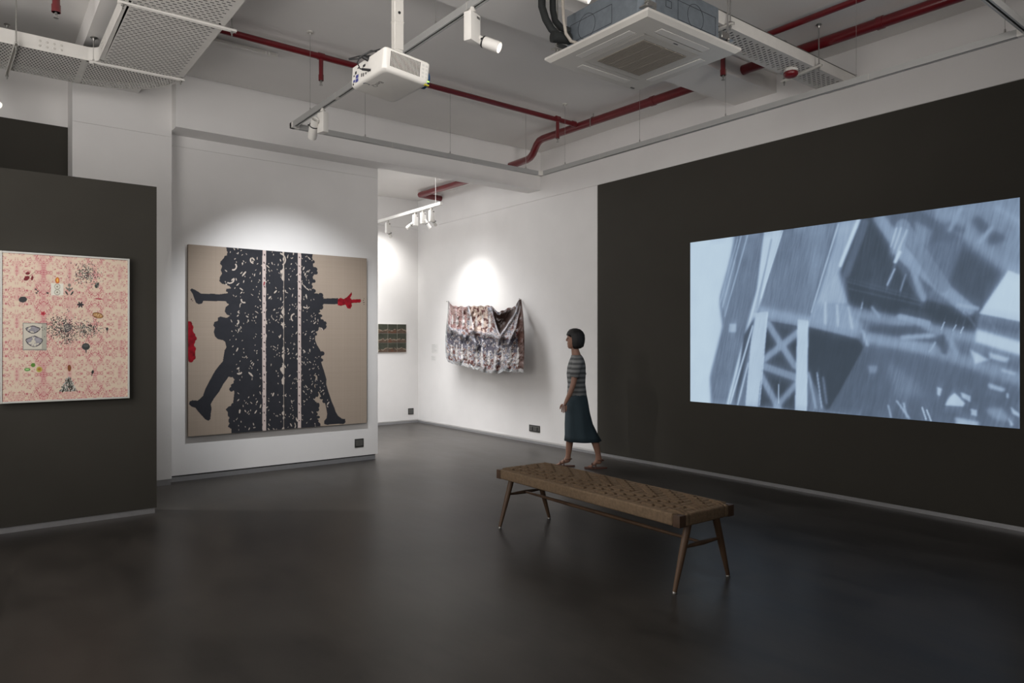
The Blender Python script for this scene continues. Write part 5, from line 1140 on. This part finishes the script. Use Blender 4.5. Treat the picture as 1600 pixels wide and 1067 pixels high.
# ------------------------------------------------------------------ visitor walking past the right wall
def skin_mesh(verts, edges, radii, root=0, sub=2, flat=None):
    me = bpy.data.meshes.new('tmp'); me.from_pydata(verts, edges, []); o = bpy.data.objects.new('tmp', me); COL.objects.link(o)
    o.modifiers.new('skin', 'SKIN')
    if not me.skin_vertices: 
        me.attributes  # layer is made with the modifier below
    bm = bmesh.new(); bm.from_mesh(me); ly = bm.verts.layers.skin.verify(); bm.verts.ensure_lookup_table()
    for k, r in enumerate(radii):
        bm.verts[k][ly].radius = r if isinstance(r, tuple) else (r, r); bm.verts[k][ly].use_root = (k == root)
    bm.to_mesh(me); bm.free()
    o.modifiers['skin'].use_smooth_shade = True; o.modifiers['skin'].branch_smoothing = .6
    s = o.modifiers.new('sub', 'SUBSURF'); s.levels = sub; s.render_levels = sub
    dg = bpy.context.evaluated_depsgraph_get(); out = bpy.data.meshes.new_from_object(o.evaluated_get(dg)); bpy.data.objects.remove(o)
    vs = [tuple(v.co) for v in out.vertices]; fs = [tuple(p.vertices) for p in out.polygons]; bpy.data.meshes.remove(out)
    return vs, fs
PLOC = Vector((5.308, 5.655, 0.0))
SKIN = mat('skin', (0.30, 0.16, 0.11), 0.5, noise=.05, nscale=20)
pn = thing('person', 'person with short black hair in striped top and teal skirt walking beside the white wall', 'person', PLOC, (0, 0, 0.86))
# local frame: +y is the walking direction, +x the person's right
V = {}; order = []; edges = []
def J(n, p, r, par=None):
    V[n] = len(order); order.append((p, r))
    if par is not None: edges.append((V[par], V[n]))
J('pelvis', (0, -.01, .80), (.125, .095))
J('waist', (0, .0, .92), (.108, .082), 'pelvis')
J('chest', (0, .005, 1.06), (.122, .092), 'waist')
J('upper', (0, -.005, 1.17), (.115, .08), 'chest')
J('neckb', (0, .0, 1.245), (.052, .052), 'upper')
J('neck', (0, .018, 1.305), (.043, .045), 'neckb')
J('head', (0, .022, 1.400), (.040, .042), 'neck')
for s, nm in ((-1, 'l'), (1, 'r')):
    J(nm + 'sh', (s * .150, -.008, 1.195), .047, 'upper')
    sw = -.06 if s < 0 else .06                       # arms swing opposite to the legs
    J(nm + 'ua', (s * .172, -.01 - sw * .5, 1.07), .040, nm + 'sh')
    J(nm + 'el', (s * .182, -.02 - sw * 1.0, .945), .033, nm + 'ua')
    J(nm + 'fa', (s * .182, .01 - sw * 1.1, .84), .030, nm + 'el')
    J(nm + 'wr', (s * .176, .05 - sw * 1.2, .745), (.021, .017), nm + 'fa')
    J(nm + 'pm', (s * .172, .065 - sw * 1.25, .700), (.014, .030), nm + 'wr')
    fy = -.22 if s < 0 else .10
    J(nm + 'hip', (s * .068, -.01, .735), .066, 'pelvis')
    J(nm + 'th', (s * .070, fy * .30, .58), .056, nm + 'hip')
    J(nm + 'kn', (s * .062, fy * (.75 if s > 0 else .45), .425), .048, nm + 'th')
    J(nm + 'cf', (s * .060, fy * (.82 if s > 0 else .85) - .012, .31), .047, nm + 'kn')
    az = .075 if s > 0 else .095
    J(nm + 'an', (s * .058, fy * (.95 if s > 0 else 1.15), az), .029, nm + 'cf')
    J(nm + 'he', (s * .058, fy * (.95 if s > 0 else 1.15) - .022, az - .035), .027, nm + 'an')
    if s > 0: J(nm + 'ba', (s * .062, fy * .95 + .10, .030), (.032, .018), nm + 'an')
    else: J(nm + 'ba', (s * .062, fy * 1.15 + .085, .034), (.032, .018), nm + 'an')
vs, fs = skin_mesh([o[0] for o in order], edges, [o[1] for o in order])
body = MB(); body.add(vs, fs, True)
hr = []
for (z, rx, yf, yb) in ((1.318, .010, .070, .035), (1.324, .028, .088, .010), (1.342, .044, .099, -.020), (1.372, .057, .102, -.045), (1.41, .066, .101, -.064), (1.44, .070, .102, -.072), (1.475, .071, .104, -.072), (1.51, .062, .086, -.058), (1.535, .040, .056, -.032), (1.547, .012, .030, .0)):
    hr.append([(rx * math.cos(2 * PI * j / 24), (yf + yb) / 2 + (yf - yb) / 2 * math.sin(2 * PI * j / 24), z) for j in range(24)])
body.loft(hr)
# face: nose, ears; fingers and toes as short chains rooted inside the palm / foot
def chain(pts, rs, sub=1):
    v_, f_ = skin_mesh(pts, [(i, i + 1) for i in range(len(pts) - 1)], rs, 0, sub); body.add(v_, f_, True)
chain([(0, .096, 1.448), (0, .108, 1.426), (0, .114, 1.412), (0, .098, 1.406)], [.007, .009, .011, .009])
chain([(-.018, .094, 1.374), (0, .101, 1.375), (.018, .094, 1.374)], [.005, .0065, .005])
for s in (-1, 1):
    chain([(s * .070, .018, 1.405), (s * .080, .012, 1.425), (s * .078, .010, 1.448)], [.008, .011, .009])
    sw = -.06 if s < 0 else .06; px, py, pz = s * .172, .065 - sw * 1.25, .700
    for k, L in enumerate((.050, .058, .054, .043)):          # four fingers fanned front to back, slightly curled
        yy = py + .024 - k * .016
        chain([(px, yy * .98 + py * .02, pz + .010), (px, yy, pz - .022), (px - s * .006, yy + .002, pz - .022 - L * .55), (px - s * .016, yy + .004, pz - .022 - L)], [.0085, .0080, .0072, .0058])
    chain([(px, py + .012, pz + .018), (px - s * .008, py + .036, pz + .004), (px - s * .012, py + .044, pz - .024), (px - s * .014, py + .044, pz - .040)], [.010, .0095, .0085, .0065])
    fy = (.10 * .95 + .10, .030, 0) if s > 0 else (-.22 * 1.15 + .085, .034, 0)
    for k, L in enumerate((.046, .044, .040, .034, .028)):
        xx = s * .062 - s * (.022 - k * .011)
        chain([(xx, fy[0] - .01, fy[1] - .004), (xx, fy[0] + L * .6, fy[1] - .012), (xx, fy[0] + L, fy[1] - .015)], [.011 - k * .0006, .0095 - k * .0006, .008 - k * .0005])
bo = body.build('body', SKIN, pn)
EYE = mat('eye', (.05, .04, .04), .2, noise=.02)
for s in (-1, 1):
    b = MB(); b.lathe([(0, -.009), (.006, -.006), (.009, 0), (.006, .006), (0, .009)], 10, Matrix.Translation((s * .027, .091, 1.434))); b.build('eye', EYE, pn)
# hair: a short bob grown as a shell round the skull
HAIR = mat('black_hair', (.010, .009, .009), .5, noise=.2, nscale=80, bump=.4, bscale=140)
b = MB(); rings = []
n = 28
for (z, k) in ((1.325, .62), (1.345, .90), (1.385, 1.0), (1.43, 1.04), (1.475, 1.0), (1.51, .83), (1.535, .55), (1.547, .18)):
    ring = []
    for j in range(n):
        a = 2 * PI * j / n; cx_, cy_ = math.cos(a), math.sin(a)
        rx, ry = .088 * k, .108 * k; y = .018 + ry * cy_; x = rx * cx_
        front = max(0, cy_ - .35) / .65
        if z < 1.475: y -= front * (.105 if z > 1.37 else .12) * 1.0            # open over the face
        if z >= 1.475: y = min(y, .111 if z < 1.5 else .098)
        wob = 1 + (.02 if z < 1.5 else 0.0) * math.sin(j * 5 + z * 60)
        ring.append((x * wob, y, z + (.006 if z < 1.5 else 0.0) * math.sin(j * 3)))
    rings.append(ring)
b.loft(rings); b.build('hair', HAIR, pn)
# striped top
STR = bpy.data.materials.new('striped_knit'); STR.use_nodes = True
nt = STR.node_tree; bs = nt.nodes['Principled BSDF']; tc = nt.nodes.new('ShaderNodeTexCoord'); sx_ = nt.nodes.new('ShaderNodeSeparateXYZ'); nt.links.new(tc.outputs['Object'], sx_.inputs[0])
m1 = nt.nodes.new('ShaderNodeMath'); m1.operation = 'MULTIPLY'; m1.inputs[1].default_value = 2 * PI / .052; nt.links.new(sx_.outputs['Z'], m1.inputs[0])
m2 = nt.nodes.new('ShaderNodeMath'); m2.operation = 'SINE'; nt.links.new(m1.outputs[0], m2.inputs[0])
cr = nt.nodes.new('ShaderNodeValToRGB'); cr.color_ramp.elements[0].position = .45; cr.color_ramp.elements[1].position = .60
cr.color_ramp.elements[0].color = (.22, .225, .225, 1); cr.color_ramp.elements[1].color = (.085, .09, .092, 1)
mr = nt.nodes.new('ShaderNodeMapRange'); mr.inputs['From Min'].default_value = -1; nt.links.new(m2.outputs[0], mr.inputs['Value']); nt.links.new(mr.outputs[0], cr.inputs[0]); nt.links.new(cr.outputs[0], bs.inputs['Base Color']); bs.inputs['Roughness'].default_value = .9
def ring_e(z, rx, ry, cy, n=28, wav=0, ph=0.0): return [(rx * math.cos(2 * PI * j / n) * (1 + wav * math.sin(6 * 2 * PI * j / n + ph)), cy + ry * math.sin(2 * PI * j / n) * (1 + wav * math.sin(5 * 2 * PI * j / n + ph)), z) for j in range(n)]
b = MB()
b.loft([ring_e(.785, .132, .112, -.005, wav=.02), ring_e(.84, .130, .106, -.004, wav=.015, ph=1), ring_e(.93, .122, .098, 0, wav=.01), ring_e(1.04, .134, .106, .004), ring_e(1.12, .140, .102, .0), ring_e(1.18, .134, .088, -.004), ring_e(1.222, .098, .070, -.004), ring_e(1.25, .062, .056, .002)], cap=False)
for s in (-1, 1):
    sw = -.06 if s < 0 else .06
    b.tube([(s * .060, -.004, 1.175), (s * .150, -.010, 1.180), (s * .172, -.012 - sw * .4, 1.10), (s * .182, -.018 - sw * .85, 1.01)], [.060, .058, .053, .054], 18, cap=False)
tp = b.build('striped_top', STR, pn); sd = tp.modifiers.new('thick', 'SOLIDIFY'); sd.thickness = .004
# teal skirt
TEAL = mat('teal_cloth', (.020, .036, .046), .9, vary=(.030, .052, .066), nscale=9, stretch=(1, 1, .3))
b = MB()
b.loft([ring_e(.82, .128, .104, -.006), ring_e(.74, .150, .122, -.006, wav=.01), ring_e(.62, .158, .136, -.014, wav=.03), ring_e(.48, .160, .156, -.030, wav=.05, ph=.6), ring_e(.36, .162, .184, -.058, wav=.05, ph=1.0), ring_e(.295, .164, .204, -.074, wav=.06, ph=1.3)], cap=False)
sk = b.build('skirt', TEAL, pn); sd = sk.modifiers.new('thick', 'SOLIDIFY'); sd.thickness = .004
SOLE = mat('sandal_leather', (.09, .035, .022), .6, noise=.1)
for s in (-1, 1):
    y0 = .10 * .95 if s > 0 else -.22 * 1.15; lift = 0.0 if s > 0 else .004
    b = MB(); top_ = []; bot_ = []
    for j in range(24):
        a = 2 * PI * j / 24; yy = y0 + .045 + .125 * math.sin(a); ww = .036 + .008 * math.sin(a)
        top_.append((s * .060 + ww * math.cos(a), yy, .014 + lift)); bot_.append((s * .060 + ww * math.cos(a), yy, .001))
    b.loft([bot_, top_], smooth=False); sn = b.build('sandal', SOLE, pn)
    b = MB()
    for (yy, zz, w3) in ((y0 + .085, .060, .040), (y0 + .045, .082, .036)):
        b.tube([(s * .060 + w3 * math.cos(t * PI / 8), yy, .010 + (zz - .01) * math.sin(t * PI / 8)) for t in range(9)], .0055, 8)
    b.tube([(s * .060 + .036 * math.cos(t * 2 * PI / 14), y0 - .006 + .038 * math.sin(t * 2 * PI / 14), .085 + lift * 2) for t in range(15)], .005, 8); b.build('strap', SOLE, sn)
# lamp behind the charcoal partition, its star of light at the left edge of the view
spotlight((0.10, 7.30, 3.55), 0.3, (0.55, -0.55, -0.50), 'white spotlight glowing at the left edge behind the charcoal partition', True, 150, 84, 0.6, size=(.085, .045, .12), rb=.034, lb=.08, target=(2.5, 5.3, 0.0), radius=.015)
lt = thing('lighting_track', 'white track above the recess behind the charcoal partition', 'track', (-1.5, 7.30, 3.55))
b = MB(); track_rail(b, (0, 0, 0), (1.66, 0, 0)); b.build('rail', FIT, lt)
for xx in (.2, 1.5):
    b = MB(); b.tube([(xx, 0, .036), (xx, 0, ZC - 3.55)], .002, 6); b.build('suspension_wire', STEEL, lt)
